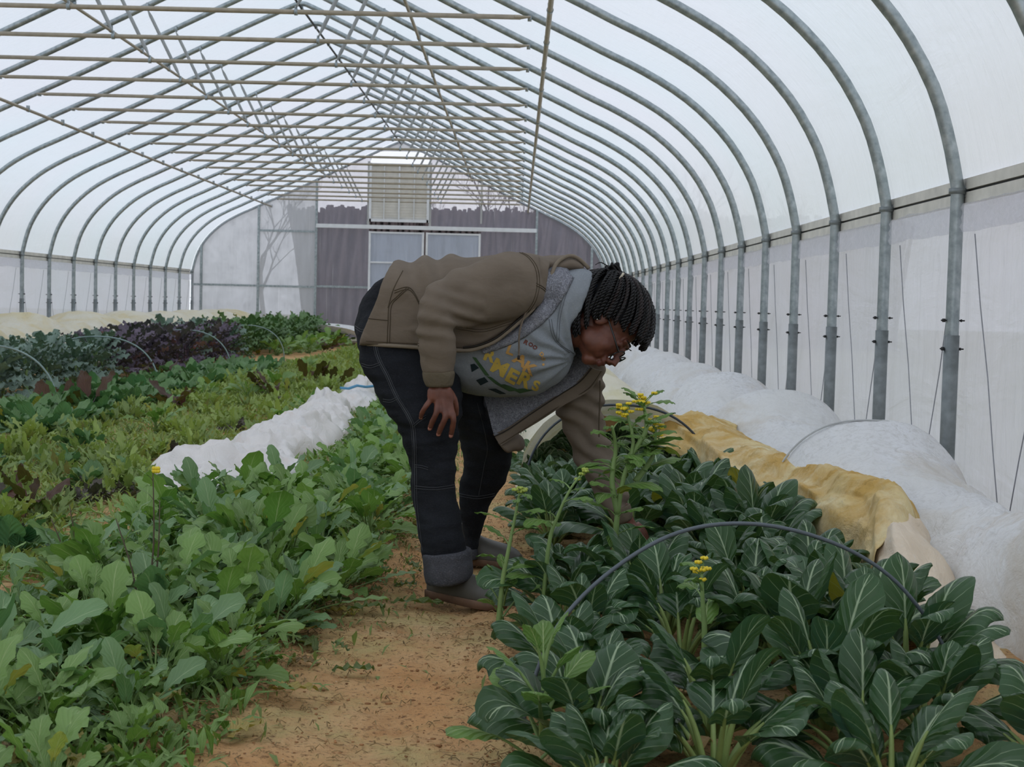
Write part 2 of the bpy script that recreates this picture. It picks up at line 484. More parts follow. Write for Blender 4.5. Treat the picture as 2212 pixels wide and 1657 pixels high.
# bottom sill strip under gable
# ---- outdoors
GR = simple('outdoor_meadow', (150, 148, 104), .95, 0, .25, .6)
g = Geo(); g.grid([[(x, y, -.04) for x in (-60, -20, 20, 60)] for y in (-30, 0, 33, 60, 90)]); g.obj('ground_outside', GR, kind='structure')
BARK = simple('winter_bark', (84, 74, 70), .9, 0, .3, 3)
def bare_tree(rr):
    g = Geo()
    def br(p, d, L, r, lv):
        q = [p]; dd = d.copy()
        for k in range(4):
            dd = (dd+V((rr.uniform(-.15, .15), rr.uniform(-.15, .15), .04))).normalized(); q.append(q[-1]+dd*L/4)
        g.tube(q, [lerp(r, r*.55, k/4) for k in range(5)], 5, False)
        if lv <= 0: return
        for k in range(rr.choice((3, 4))):
            e = q[rr.choice((2, 3, 4))]; a = rr.uniform(0, 2*pi); t = rr.uniform(.4, .9)
            nd = (dd*cos(t)+V((cos(a), sin(a), .2))*sin(t)).normalized()
            br(e, nd, L*rr.uniform(.55, .75), r*.5, lv-1)
    br(V((0, 0, -.1)), V((0, 0, 1)), 3.0, .12, 4)
    return g
TR = [bare_tree(random.Random(50+i)).mesh('branches', BARK) for i in range(3)]
for i in range(6):
    x = -9+i*3.9+R.uniform(-.5, .5); y = 52+9*(i % 2)
    o = link('bare_tree', TR[i % 3], label='bare winter tree seen hazily beyond the end wall', cat='tree', group='bare trees beyond the end wall')
    o.location = (x, y, 0); o.scale = [R.uniform(.8, 1.1)]*3; o.rotation_euler = (0, 0, R.uniform(0, 6))
# dark thicket
g = Geo(); rr = random.Random(3)
for i in range(2600):
    x = rr.uniform(-5.6, 10); y = rr.uniform(38, 41); h = rr.gauss(3.36, .07)
    l = rr.uniform(-.3, .3)
    g.tube([(x, y, -.1), (x+l, y, h*.5), (x+l*2.4, y+.2, h)], [.09, .08, .05], 4, False)
g.obj('thicket', simple('thicket_brown', (84, 74, 76), .95, 0, .3, 1), kind='stuff', label='dark leafless thicket behind the end wall', cat='thicket')
# ---- world
w = bpy.data.worlds.new('overcast'); sc.world = w; w.use_nodes = True
nt = w.node_tree; bg = nt.nodes['Background']
tcn = nt.nodes.new('ShaderNodeTexCoord'); nz = nt.nodes.new('ShaderNodeTexNoise'); nz.inputs['Scale'].default_value = 1.6; nz.inputs['Detail'].default_value = 3
rp = nt.nodes.new('ShaderNodeValToRGB'); rp.color_ramp.elements[0].color = (.80, .88, 1.0, 1); rp.color_ramp.elements[1].color = (1.0, .985, 1.0, 1)
rp.color_ramp.elements[0].position = .35; rp.color_ramp.elements[1].position = .65
nt.links.new(tcn.outputs['Generated'], nz.inputs['Vector']); nt.links.new(nz.outputs['Fac'], rp.inputs['Fac']); nt.links.new(rp.outputs['Color'], bg.inputs['Color'])
bg.inputs['Strength'].default_value = 1.25
# ================================================================== FLOOR
def mat_soil():
    b = M('clay_soil'); v = b.tc()
    n1 = b.noise(v, 1.6, 4, .6); n2 = b.noise(v, 9, 6, .7); n3 = b.noise(v, 60, 5, .75)
    col = b.mix(b.rng(n1, .35, .65), lin((224, 170, 116)), lin((234, 198, 148)))
    col = b.mix(b.rng(n2, .45, .72), col, lin((206, 154, 104)))
    col = b.mix(b.ma('MULTIPLY', b.rng(b.noise(v, 3.1, 5, .7), .48, .66), .75), col, lin((206, 190, 130)))
    col = b.mix(b.rng(n3, .54, .66), col, lin((134, 98, 68)))
    col = b.mix(b.rng(b.noise(v, 130, 2), .66, .74), col, lin((226, 196, 156)))
    h = b.ma('ADD', b.ma('MULTIPLY', n2, .6), b.ma('MULTIPLY', n3, .5))
    return b.done(b.pbr(col, .95, 0, b.bump(h, 1.0, .035), .15))
SOIL = mat_soil()
def soil_z(x, y):
    z = .018*fbm(x*1.4, y*1.4, 0., 3)+(.010*abs(fbm(x*7, y*7, 8., 3)) if y < 9 else 0)
    if y < 12: z += .010*fbm(x*9, y*9, 3., 4)+.005*fbm(x*34, y*34, 5., 3)
    # trodden path a little lower, bed shoulders a little higher
    p = exp(-((x+.27)/.3)**2); z += .02-.035*p
    return z
xs = []; x = -7.4
while x < 2.0: xs.append(x); x += .022 if -2.4 < x < 1.2 else .10
xs.append(2.0)
ys = []; y = 1.6
while y < 31.9: ys.append(y); y += max(.02, .02*(y/3.0)**1.8) if y > 2.2 else .05
ys.append(31.95); ys = [-3, 0, 1]+ys
g = Geo(); g.grid([[(x, y, soil_z(x, y)) for x in xs] for y in ys])
g.obj('floor', SOIL, kind='structure')
# ================================================================== ROW COVERS
def mat_fleece(name, c1, c2, stain=0.0, cs=(186, 160, 90), fib=1.0, tl=.35, sscale=2.2):
    b = M(name); v = b.tc()
    n1 = b.noise(v, 2.2, 4, .6)
    fb = b.noise(b.mp(v, (1, 1.5, 1), (.4, .7, .3)), 26, 6, .75, 1.5)
    fb2 = b.noise(b.mp(v, (3, 1, 2), (.9, .2, 1.3)), 20, 5, .8, 2.5)
    col = b.mix(b.rng(n1, .35, .65), lin(c1), lin(c2))
    sp = b.ma('MULTIPLY', b.rng(fb, .48, .64), b.rng(n1, .38, .6, .25, 1.0))
    col = b.mix(b.ma('MULTIPLY', sp, .34*fib), col, lin((150, 144, 130)))
    col = b.mix(b.ma('MULTIPLY', b.rng(fb2, .55, .7), .35), col, lin((246, 246, 248)))
    if stain:
        st = b.rng(b.noise(v, sscale, 5, .65, .8), .62-.3*stain, .78-.2*stain)
        col = b.mix(b.ma('MULTIPLY', st, .8), col, lin(cs))
        st2 = b.ma('MULTIPLY', st, b.rng(b.noise(v, 11, 6, .75), .52, .68))
        col = b.mix(b.ma('MULTIPLY', st2, .55*stain), col, tuple(x*.42 for x in lin(cs)[:3])+(1,))
    cr = b.noise(b.mp(v, (1, .6, 1), (.2, .4, .6)), 6.5, 5, .65, .9)
    nr = b.bump(b.ma('ADD', b.ma('MULTIPLY', fb, .12), cr), .55, .035)
    return b.done(b.mixs(tl, b.pbr(col, .9, 0, nr, .1), b.n('BsdfTranslucent', {'Color': col, 'Normal': nr}).outputs[0]))
FLEECE = mat_fleece('white_row_cover', (236, 236, 234), (242, 243, 245), .28, (206, 190, 164), 1.0, .12, .9)
FCREAM = mat_fleece('cream_row_cover', (243, 238, 222), (240, 232, 206), .5, (234, 218, 170), .3, .2)
FYEL = mat_fleece('yellow_stained_cover', (240, 222, 168), (244, 232, 196), .95, (206, 160, 70), .35, .15, 3.2)
FYEL2 = mat_fleece('pale_yellow_cover', (243, 238, 218), (243, 236, 212), .45, (228, 220, 166), .3, .2)
FPINK = mat_fleece('peach_row_cover', (242, 224, 198), (244, 230, 210), .3, (232, 200, 160), .3, .15)
FBUNCH = mat_fleece('white_netting', (244, 238, 233), (246, 243, 241), .2, (236, 214, 200), .15, .15)
HOOPW = simple('dark_wire_hoop', (72, 78, 84), .45, .5, .15)
HOOPP = simple('pale_wire_hoop', (140, 160, 158), .6, .3)
def yseq(a, b, s0, s1):
    r = []; y = a
    while y < b: r.append(y); y += lerp(s0, s1, (y-a)/(b-a))
    r.append(b); return r
def tunnel(name, x0, x1, ya, yb, hoops, hh, sag, mat, seed, wr=1.0, nx=34, step=(.035, .10), jit=.02, **k):
    g = Geo(); rows = []
    rj = random.Random(seed); hj = {h: rj.uniform(0, .012) for h in hoops}
    for y in yseq(ya, yb, *step):
        lo = max([h for h in hoops if h <= y], default=hoops[0]); hi = min([h for h in hoops if h > y], default=hoops[-1])
        t = 0 if hi == lo else (y-lo)/(hi-lo)
        s = 4*t*(1-t)
        H = hh+lerp(hj[lo], hj[hi], t)-sag*(s**.8)
        row = []
        for i in range(nx+1):
            u = 2*i/nx-1
            a = abs(u)**2.3
            arch = (max(0, 1-a))**lerp(.45, .70, min(1, s*1.6))
            flat = 1-.28*s
            x = lerp(x0(y) if callable(x0) else x0, x1, (u+1)/2)
            z = H*arch
            # pleats running from the hoops
            rad = fbm(x*3.1+seed, y*2.2, z*3, 4)
            pl = abs(fbm(x*6+y*2.2, y*5-x*3, seed*1.3, 3))
            z += wr*(.035*rad*(.12+1.2*s)-.05*pl*(.08+s))*(arch**.3 if arch > 0 else 0)
            z += wr*.011*fbm(x*19, y*17, seed, 3)*(.3+s)
            row.append((x+wr*.03*fbm(y*2.5, x*2, seed+5, 2), y, max(z, -.01)+.012))
        rows.append(row)
    g.grid(rows)
    return g.obj(name, mat, **k)
hoopsR = [1.9, 3.95, 6.0, 8.05, 10.2, 12.3, 14.4, 16.5, 18.6, 20.7, 22.8, 24.9, 27, 29.1, 31.5]
tunnel('row_cover', lambda y: sinterp([2.4, 3.9, 4.5, 5.5, 6.6], [1.46, 1.38, 1.27, 1.10, 1.02], y), 1.93, 2.4, 31.5, hoopsR, .50, .21, FLEECE, 4.0, 1.0, 40, label='long white fleece row cover humped over hoops along the right curtain', cat='row cover')
tunnel('row_cover', .02, .98, 7.15, 31.5, [7.15, 8.9, 10.6, 12.3, 14, 16, 18, 20, 22, 24, 26, 28, 30, 31.5], .47, .13, FYEL2, 9.0, 1.1, 30,
       label='pale yellow fleece cover tunnelled over the far end of the pak choi bed', cat='row cover')
tunnel('row_cover', -7.15, -5.55, 8, 31.6, [8, 11.2, 13.6, 16.1, 18.4, 21, 23.5, 25.8, 28, 30, 31.6], .68, .14, FCREAM, 2.0, 1.5, 34, step=(.05, .12),
       label='cream fleece row cover lying along the left curtain behind the kale', cat='row cover')
tunnel('row_cover', -5.5, -3.0, 29.3, 31.5, [29.3, 30.3, 31.5], .42, .10, FLEECE, 6.0, 1.4, 30, step=(.05, .1),
       label='white fleece heap at the foot of the end wall behind the kale', cat='row cover')
# wire hoops
def wire(name, xc, hw, h, y, mat, r, lean=0.0, **k):
    g = Geo(); P = []
    for i in range(41):
        a = pi*i/40
        c = cos(a); P.append((xc-hw*(abs(c)**.85)*(1 if c > 0 else -1), y+lean*sin(a), max(-.05, h*(sin(a)**.9)-.0 if 0 < i < 40 else -.06)))
    g.tube(P, r, 8); return g.obj(name, mat, **k)
# near hoop traced: left foot, apex, right foot
g = Geo()
pts = [atY(1121, 1640, 3.12), atY(1130, 1560, 3.12), atY(1160, 1450, 3.13), atY(1205, 1352, 3.16), atY(1290, 1258, 3.2), atY(1400, 1180, 3.24), atY(1500, 1141, 3.28), atY(1610, 1131, 3.3),
       atY(1720, 1147, 3.3), atY(1830, 1186, 3.3), atY(1920, 1243, 3.3), atY(1985, 1313, 3.3), atY(2035, 1390, 3.3), atY(2075, 1480, 3.28), atY(2100, 1580, 3.26), atY(2110, 1640, 3.26)]
g.tube(spline(pts, 70), .0048, 8)
g.obj('wire_hoop', simple('grey_plastic_hoop', (92, 100, 106), .5, .2), label='grey wire hoop arching bare over the near pak choi', cat='wire hoop')
wire('wire_hoop', .52, .47, .47, 7.05, HOOPW, .006, label='dark wire hoop at the mouth of the yellow cover behind the yellow flowers', cat='wire hoop')
for i, (y, nm) in enumerate(((6.0, 'second'), (8.05, 'third'), (3.95, 'first'))):
    wire('wire_hoop', 1.475 if i != 2 else 1.65, .43 if i != 2 else .27, .503, y, simple('hidden_hoop_%s' % nm, (190, 192, 192), .6, .3), .004,
         label='wire hoop holding up the %s hump of the white right cover from the camera' % nm, cat='wire hoop', group='hoops under the white row cover')
for i, (x, y, w_) in enumerate(((-4.55, 11.6, .60), (-4.5, 14.6, .62), (-4.5, 18.4, .6), (-4.5, 22.6, .6))):
    wire('wire_hoop', x+.25, w_, .52, y, HOOPP, .008, label='pale wire hoop arching over the kale row, %s from the left edge' % ordinal(i+1), cat='wire hoop', group='wire hoops over the kale')
# ---- turned back yellow cover beside the bed
def pxsurf(name, rows, mat, nu, nv, wr, seed, **k):
    C = [[atY(*p) for p in r] for r in rows]
    fine = [spline(r, nu) for r in C]
    g = Geo(); out = []
    for j in range(nv):
        row = []
        for i in range(nu):
            p = crom([f[i] for f in fine], (len(rows)-1)*j/(nv-1))
            n = fbm(p.x*5, p.y*4+seed, p.z*6, 4); f2 = abs(fbm(p.x*9+p.y*3, p.z*11, seed, 3))
            u_ = i/(nu-1); q_ = (u_*2.6+.55*fbm(p.y*1.9, seed, u_*1.5, 2)+seed) % 1.0; q2 = (p.y*1.5+u_*1.1+.5*fbm(p.x*4, p.y*2, 1., 2)) % 1.0
            fo = (1-abs(2*q_-1))**1.6*.034*sin(pi*min(1, u_*1.15))+(1-abs(2*q2-1))**2.5*.020*sin(pi*u_)
            p = p+V((-.4, -.5, .75))*(wr*(.030*n-.022*f2+fo-.012)+wr*.006*fbm(p.x*30, p.y*24, p.z*30, 2))
            p.z = max(p.z, .004)
            row.append(p)
        out.append(row)
    g.grid(out); o = g.obj(name, mat, **k)
    sm = o.modifiers.new('thick', 'SOLIDIFY'); sm.thickness = .003
    return o
rowsY = [
 [(1600, 915, 8.0), (1520, 893, 7.7), (1470, 892, 7.45), (1440, 905, 7.3), (1420, 925, 7.2), (1400, 960, 7.1)],
 [(1590, 925, 7.5), (1545, 912, 7.3), (1510, 922, 7.1), (1495, 945, 7.0), (1490, 965, 6.95), (1488, 990, 6.9)],
 [(1665, 965, 6.9), (1620, 950, 6.7), (1585, 968, 6.5), (1565, 1000, 6.4), (1560, 1025, 6.35), (1555, 1060, 6.3)],
 [(1760, 1010, 6.2), (1715, 998, 6.0), (1680, 1030, 5.8), (1660, 1062, 5.75), (1650, 1080, 5.7), (1640, 1130, 5.6)],
 [(1850, 1030, 5.7), (1800, 1012, 5.5), (1770, 1048, 5.3), (1755, 1082, 5.28), (1745, 1110, 5.15), (1740, 1200, 5.1)],
 [(1940, 1050, 5.2), (1905, 1030, 4.95), (1880, 1058, 4.8), (1860, 1085, 4.85), (1845, 1120, 4.65), (1825, 1250, 4.6)],
 [(1985, 1110, 4.9), (1948, 1062, 4.65), (1915, 1090, 4.5), (1885, 1130, 4.5), (1868, 1180, 4.42), (1850, 1280, 4.4)],
 [(1990, 1180, 4.75), (1965, 1130, 4.5), (1925, 1150, 4.35), (1892, 1190, 4.3), (1872, 1240, 4.3), (1862, 1310, 4.3)]]
pxsurf('turned_back_cover', rowsY, FYEL, 40, 130, 1.0, 1.0, label='ochre stained fleece turned back in a heap beside the pak choi', cat='row cover')
rowsP = [
 [(2010, 1150, 4.75), (1978, 1118, 4.62), (1948, 1120, 4.5), (1915, 1140, 4.42), (1893, 1175, 4.4), (1875, 1235, 4.38)],
 [(2020, 1190, 4.6), (1985, 1150, 4.45), (1955, 1133, 4.36), (1922, 1150, 4.3), (1900, 1190, 4.28), (1885, 1240, 4.26)],
 [(2070, 1260, 4.4), (2035, 1205, 4.32), (1990, 1215, 4.2), (1945, 1238, 4.15), (1912, 1250, 4.12), (1872, 1258, 4.1)],
 [(2100, 1320, 4.3), (2068, 1285, 4.2), (2020, 1285, 4.05), (1975, 1300, 4.02), (1940, 1300, 3.98), (1915, 1308, 3.95)],
 [(2150, 1390, 4.15), (2120, 1365, 4.05), (2070, 1352, 3.95), (2030, 1362, 3.92), (1990, 1362, 3.85), (1965, 1372, 3.8)],
 [(2230, 1450, 3.95), (2190, 1432, 3.88), (2140, 1420, 3.8), (2100, 1430, 3.75), (2060, 1440, 3.7), (2040, 1450, 3.65)],
 [(2330, 1530, 3.75), (2290, 1500, 3.7), (2230, 1490, 3.6), (2190, 1500, 3.55), (2150, 1510, 3.5), (2120, 1530, 3.45)]]
pxsurf('peach_cover', rowsP, FPINK, 30, 80, .9, 5.0, label='peach coloured fleece flap spilling from the heap at the right edge', cat='row cover')
# ---- bunched white netting on the left
def bunch():
    g = Geo(); rows = []
    for y in yseq(6.55, 20.5, .022, .08):
        t = (y-6.55)
        xc = sinterp([0, 1, 2.5, 5, 9, 14], [-1.55, -1.42, -1.36, -1.43, -1.50, -1.52], t)+.05*sin(y*2.1)
        w = sinterp([0, .25, .8, 1.6, 3, 6, 14], [.16, .30, .36, .26, .20, .18, .15], t)*(1+.18*sin(y*3.7)+.1*sin(y*9))
        h = sinterp([0, .15, .6, 1.0, 2, 6, 14], [.02, .10, .15, .19, .16, .15, .12], t)*(1+.28*sin(y*2.9+1)+.15*sin(y*6.3))
        row = []
        for i in range(41):
            u = 2*i/40-1; x = xc+u*w
            a = (max(0, 1-u*u))**.5
            f = 1-abs(mnoise.fractal((x*4.5+y*1.2, y*2.6-x, 3.3), 1., 2., 3))*1.15
            z = h*a*(.45+.75*f)+.03*a*fbm(x*13, y*9, 1., 3)
            row.append((x+.03*fbm(y*6, u*2, 7.), y+.03*fbm(x*7, y*3, 4.), .015+max(z, -.012)))
        rows.append(row)
    g.grid(rows)
    return g.obj('bunched_netting', FBUNCH, label='white netting bunched in a long crumpled heap between the left beds', cat='row cover')
bunch()
g = Geo(); g.tube([(-1.5+.06*k, 12.3+.1*k+.03*sin(k*5), .20+.012*sin(k*4)) for k in range(6)], .012, 6)
g.obj('blue_twine', simple('blue_twine', (96, 158, 196), .8), label='short blue twine lying on the far part of the bunched netting', cat='twine')
# ================================================================== PLANTS
def mat_leaf(name, top, top2, under, vein, yel=.05, vs=.5, rough=.45, nlat=7.0, tl=.22, ycol=(196, 176, 60), lw=.035, slope=.9, ripple=1.0, old=None, veinw=.05):
    b = M(name); uv = b.n('UVMap', uv_map='UVMap').outputs[0]
    sp = b.n('SeparateXYZ', {0: uv}); U, W = sp.outputs[0], sp.outputs[1]
    idx = b.ma('FLOOR', b.ma('DIVIDE', U, 2.0))
    u = b.ma('ABSOLUTE', b.ma('SUBTRACT', b.ma('SUBTRACT', U, b.ma('MULTIPLY', idx, 2.0)), .5))   # 0..0.5
    oi = b.n('ObjectInfo').outputs['Random']
    rnd = b.n('TexWhiteNoise', {'Vector': b.n('CombineXYZ', {0: idx, 1: b.ma('MULTIPLY', oi, 37.0)}).outputs[0]}, noise_dimensions='3D').outputs['Value']
    v = b.tc()
    n1 = b.noise(v, 14, 4, .6)
    col = b.mix(b.rng(rnd, 0, 1), lin(top), lin(top2))
    col = b.mix(b.ma('MULTIPLY', b.rng(n1, .4, .7), .35), col, tuple(x*.6 for x in lin(top)[:3])+(1,))
    # midrib + laterals
    mid = b.rng(u, .012, b.ma('MULTIPLY_ADD', W, -veinw*.7, veinw), 1, 0)
    ph = b.ma('SUBTRACT', b.ma('MULTIPLY', W, nlat), b.ma('MULTIPLY', b.ma('POWER', u, .8), nlat*slope))
    fr = b.ma('ABSOLUTE', b.ma('SUBTRACT', b.ma('FRACT', ph), .5))
    lat = b.rng(fr, 0, b.ma('MULTIPLY_ADD', u, -lw*2.2*1.2, lw*2.2), 1, 0)
    lat = b.ma('MULTIPLY', lat, b.rng(u, .30, .5, 1, .15))
    ve = b.ma('MULTIPLY', b.ma('MAXIMUM', mid, b.ma('MULTIPLY', lat, .75)), vs)
    if yel:
        yy = b.ma('MULTIPLY', b.rng(rnd, 1-yel, 1-yel*.6), b.rng(b.noise(v, 9, 3), .35, .6, .3, 1))
        col = b.mix(yy, col, lin(ycol))
    colu = b.mix(b.rng(rnd, 0, 1), lin(under), tuple(x*.7 for x in lin(under)[:3])+(1,))
    c = b.mix(ve, col, lin(vein))
    cu = b.mix(b.ma('MULTIPLY', ve, .8), colu, lin(vein))
    bf = b.n('NewGeometry').outputs['Backfacing']
    cc = b.mix(bf, c, cu)
    h = b.ma('ADD', b.ma('MULTIPLY', b.rng(fr, 0, .5), .8*ripple), b.ma('MULTIPLY', n1, .5))
    nr = b.bump(h, .55, .006)
    p = b.pbr(cc, b.rng(n1, .3, .7, rough-.06, rough+.12), 0, nr, .42)
    t = b.n('BsdfTranslucent', {'Color': b.mix(.5, cc, lin((120, 160, 40))), 'Normal': nr}).outputs[0]
    return b.done(b.mixs(tl, p, t))
LPAK = mat_leaf('pak_choi_leaf', (40, 72, 58), (60, 95, 76), (56, 90, 52), (196, 216, 176), .015, .85, .30, 4.6, .18, lw=.026, slope=.80, veinw=.055, ripple=.7)
LPAK2 = mat_leaf('young_pak_choi_leaf', (96, 138, 74), (122, 162, 92), (118, 156, 76), (204, 220, 160), .04, .8, .42, 4.6, .25, lw=.028)
LARU = mat_leaf('arugula_leaf', (88, 140, 62), (154, 190, 96), (136, 170, 96), (204, 220, 160), .10, .5, .5, 6.0, .28, (208, 188, 90), lw=.024, ripple=.35)
LMUS = mat_leaf('mustard_leaf', (102, 148, 104), (136, 176, 124), (128, 162, 112), (200, 218, 172), .06, .5, .5, 6.0, .25, (214, 194, 100), lw=.024, ripple=.35)
LSPI = mat_leaf('spinach_leaf', (74, 126, 90), (106, 156, 106), (110, 148, 92), (120, 150, 100), .02, .4, .45, 5.0, .2)
LMIZ = mat_leaf('mizuna_leaf', (172, 196, 92), (200, 216, 126), (178, 200, 114), (210, 216, 160), .14, .5, .55, 6.0, .3, (188, 168, 80))
LWEED = mat_leaf('weed_leaf', (144, 170, 90), (176, 192, 118), (152, 174, 104), (186, 194, 136), .14, .4, .6, 6.0, .25, (150, 124, 84))
LPURP = mat_leaf('purple_leaf', (86, 72, 82), (116, 98, 100), (100, 92, 84), (120, 100, 104), .06, .4, .55, 6.0, .12, (120, 96, 70))
LRED = mat_leaf('red_lettuce_leaf', (66, 32, 34), (92, 46, 40), (84, 50, 36), (120, 70, 60), 0, .4, .5, 6.0, .2)
LKALE = mat_leaf('kale_leaf', (96, 128, 114), (132, 160, 144), (132, 154, 140), (156, 172, 156), .01, .5, .6, 7.0, .1)
LKALEG = mat_leaf('green_kale_leaf', (80, 122, 74), (112, 150, 94), (112, 144, 94), (130, 150, 110), .01, .5, .6, 7.0, .1)
LKALEP = mat_leaf('purple_kale_leaf', (84, 76, 92), (114, 104, 120), (110, 96, 114), (150, 134, 150), .05, .5, .6, 7.0, .1, (170, 120, 120))
STK = simple('pale_green_stalk', (138, 158, 92), .5, 0, .2, 12)
STKG = simple('green_stalk', (122, 148, 88), .5, 0, .2, 12)
STKP = simple('purple_stalk', (108, 86, 98), .6)
PETAL = simple('yellow_petal', (232, 206, 54), .6, 0, .12, 30)
BUD = simple('green_bud', (158, 172, 78), .6, 0, .3, 40)
WOODY = simple('woody_stem', (120, 104, 78), .85, 0, .25, 12)
# outlines
def o_spoon(v, r): return (max(0, sin(pi*min(1, v**1.22))))**.52*min(1, .35+v*2.6)+.03*(1-v)
def o_aru(v, r):
    base = (max(0, sin(pi*min(1, v**1.35))))**.7
    lob = .42+.58*abs(cos(v*12+r)) if v < .62 else .88+.12*abs(cos(v*30+r))
    return base*lob+.02
def o_must(v, r): return ((max(0, sin(pi*min(1, v**1.15))))**.65)*(.86+.14*abs(sin(v*21+r)))+.01
def o_oval(v, r): return (max(0, sin(pi*min(1, v**.9))))**.75
def o_lance(v, r): return (max(0, sin(pi*min(1, v**.85))))**1.0*(.8+.2*abs(sin(v*17+r)))
def o_frill(v, r): return (.25+.75*(max(0, sin(pi*min(1, v**1.1))))**.7)*(.6+.4*abs(sin(v*26+r)))
def o_kale(v, r): return ((max(0, sin(pi*min(1, v**1.0))))**.6)*(.78+.22*abs(sin(v*19+r)))
def leaf(gb, gs, k, base, az, t0, t1, pet, L, W, out, nv=9, nu=4, cup=-.3, tipcurl=0.0, frill=0.0, pw=.006, rr=R, bend=1.0, twist=0.0, side=0.0):
    d = V((cos(az), sin(az), 0)); s = V((-sin(az), cos(az), 0)); up = V((0, 0, 1))
    def dirn(a): return d*sin(a)+up*cos(a)
    # petiole
    P = [V(base)]; n = 5; a = t0
    for i in range(n):
        a = t0+(t1-t0)*.35*(i/n)**bend; P.append(P[-1]+dirn(a)*pet/n+s*(side*pet/n))
    ax = []
    p = P[-1].copy(); as_ = []
    vs = [(.55*(i/nv)+.45*(1-cos(pi*i/nv))/2) for i in range(nv+1)]
    for i in range(nv+1):
        v = vs[i]; dv = (vs[min(i+1, nv)]-v); aa = t0+(t1-t0)*(.35+.65*v**bend)+tipcurl*max(0, v-.55)**1.5*3
        ax.append(p.copy()); as_.append(aa); p = p+dirn(aa)*(L*dv)+s*(side*L*dv)
    if gs is not None and pet > 0:
        ext = ax[:max(2, nv//3)]
        pts = P+ext[1:]
        N = len(pts)
        gs.tube([q-dirn(as_[0]+pi/2)*0 for q in pts], [pw*lerp(1.25, .35, (i/(N-1))) for i in range(N)], 6, False, [lerp(.55, .9, i/(N-1)) for i in range(N)])
    ro = rr.uniform(0, 6); rows = []; tw = twist*rr.uniform(-1, 1)
    for i in range(nv+1):
        v = vs[i]; w = W*.5*out(v, ro); nrm = dirn(as_[i]-pi/2)
        sd = (s*cos(tw*v)+nrm*sin(tw*v))
        row = []
        for j in range(2*nu+1):
            u = (j-nu)/nu
            if cup < -.35:
                tht = -cup*1.5; q = ax[i]+sd*(w*sin(u*tht)/tht*1.12)+nrm*(w*(cos(u*tht)-1)/tht*1.12)
            else: q = ax[i]+sd*(u*w)+nrm*(cup*w*u*u)
            if frill: q = q+nrm*(frill*abs(u)**1.5*sin(v*24+u*4+ro))+sd*(frill*.5*abs(u)*sin(v*31+ro*2))
            row.append(q)
        rows.append(row)
    gb.grid(rows, UV=lambda i, j: (2*k+j/(2*nu), vs[i]))
def plant(name, mats, fn, seed, parts=('leaves', 'stalks')):
    rr = random.Random(seed); gb = Geo(); gs = Geo(); fn(gb, gs, rr)
    a = gb.mesh(name+'_leaves', mats[0]); b = gs.mesh(name+'_stalks', mats[1]) if gs.f else None
    return (a, b, parts, name)
def put(proto, x, y, s=1.0, rz=None, z=None, **k):
    a, b, parts, name = proto
    o = empty(name, (x, y, soil_z(x, y)-.004 if z is None else z), rz if rz is not None else R.uniform(0, 6.28), **k)
    o.scale = (s, s, s*k.get('zs', 1.0))
    link(parts[0], a, o)
    if b: link(parts[1], b, o)
    return o
GA = 2.39996
def f_pak(n=17, spread=1.0, big=1.0):
    def f(gb, gs, rr):
        a0 = rr.uniform(0, 6)
        for k in range(n):
            q = k/(n-1)     # 0 outer 1 inner
            az = a0+k*GA+rr.uniform(-.3, .3)
            t0 = lerp(.75, .06, q**.8)*spread+rr.uniform(-.08, .08)
            t1 = lerp(1.85, .65, q**.8)*spread+rr.uniform(-.2, .5)
            pet = lerp(.11, .135, q)*rr.uniform(.85, 1.2)*big; L = lerp(.215, .155, q)*rr.uniform(.85, 1.15)*big; W = L*rr.uniform(.54, .68)
            leaf(gb, gs, k, (.012*cos(az), .012*sin(az), 0), az, t0, t1, pet, L, W, o_spoon, 14, 4, rr.uniform(-1.05, -.36) if rr.random() < .85 else rr.uniform(-.2, .35), rr.uniform(.5, 2.4)*(1 if q < .8 else .4), .0016, .0085*big, rr, 1.6, .6, rr.uniform(-.15, .15))
    return f
PAK = [plant('pak_choi', (LPAK, STK), f_pak(13+i % 4, 1+.12*(i % 3)-.1, 1.0), 100+i) for i in range(8)]
def f_young(gb, gs, rr):
    for k in range(10):
        az = k*GA; q = k/9
        leaf(gb, gs, k, (0, 0, .02*k), az, lerp(.8, .15, q), lerp(1.7, .7, q), lerp(.11, .05, q), lerp(.11, .06, q), lerp(.065, .035, q), o_spoon, 9, 3, -.2, .6, .002, .005, rr, 1.3, .4)
YOUNG = [plant('pak_choi', (LPAK2, STKG), f_young, 130+i) for i in range(2)]
def f_aru(n=22, out=o_aru, sc=1.0, up=0.0):
    def f(gb, gs, rr):
        for k in range(n):
            q = k/(n-1); az = rr.uniform(0, 6.28)
            t0 = lerp(1.15, .12, q)+rr.uniform(-.12, .2)-up; t1 = t0+rr.uniform(.35, 1.15)
            L = rr.uniform(.075, .165)*sc; W = L*rr.uniform(.34, .62)
            leaf(gb, gs, k, (rr.uniform(-.02, .02), rr.uniform(-.02, .02), 0), az, t0, t1, rr.uniform(.05, .13)*sc, L, W, out, 15 if out is o_aru else 12, 2, rr.uniform(-.3, .35), rr.uniform(0, .7), .0035, .0032, rr, 1.3, .9, rr.uniform(-.2, .2))
    return f
ARU = [plant('arugula', (LARU, STKG), f_aru(24), 200+i) for i in range(5)]+[plant('arugula', (LARU, STKG), f_aru(22, o_oval, .62), 215+i) for i in range(2)]
MUS = [plant('mustard_green', (LMUS, STKG), f_aru(18, o_must, .95), 230+i) for i in range(4)]
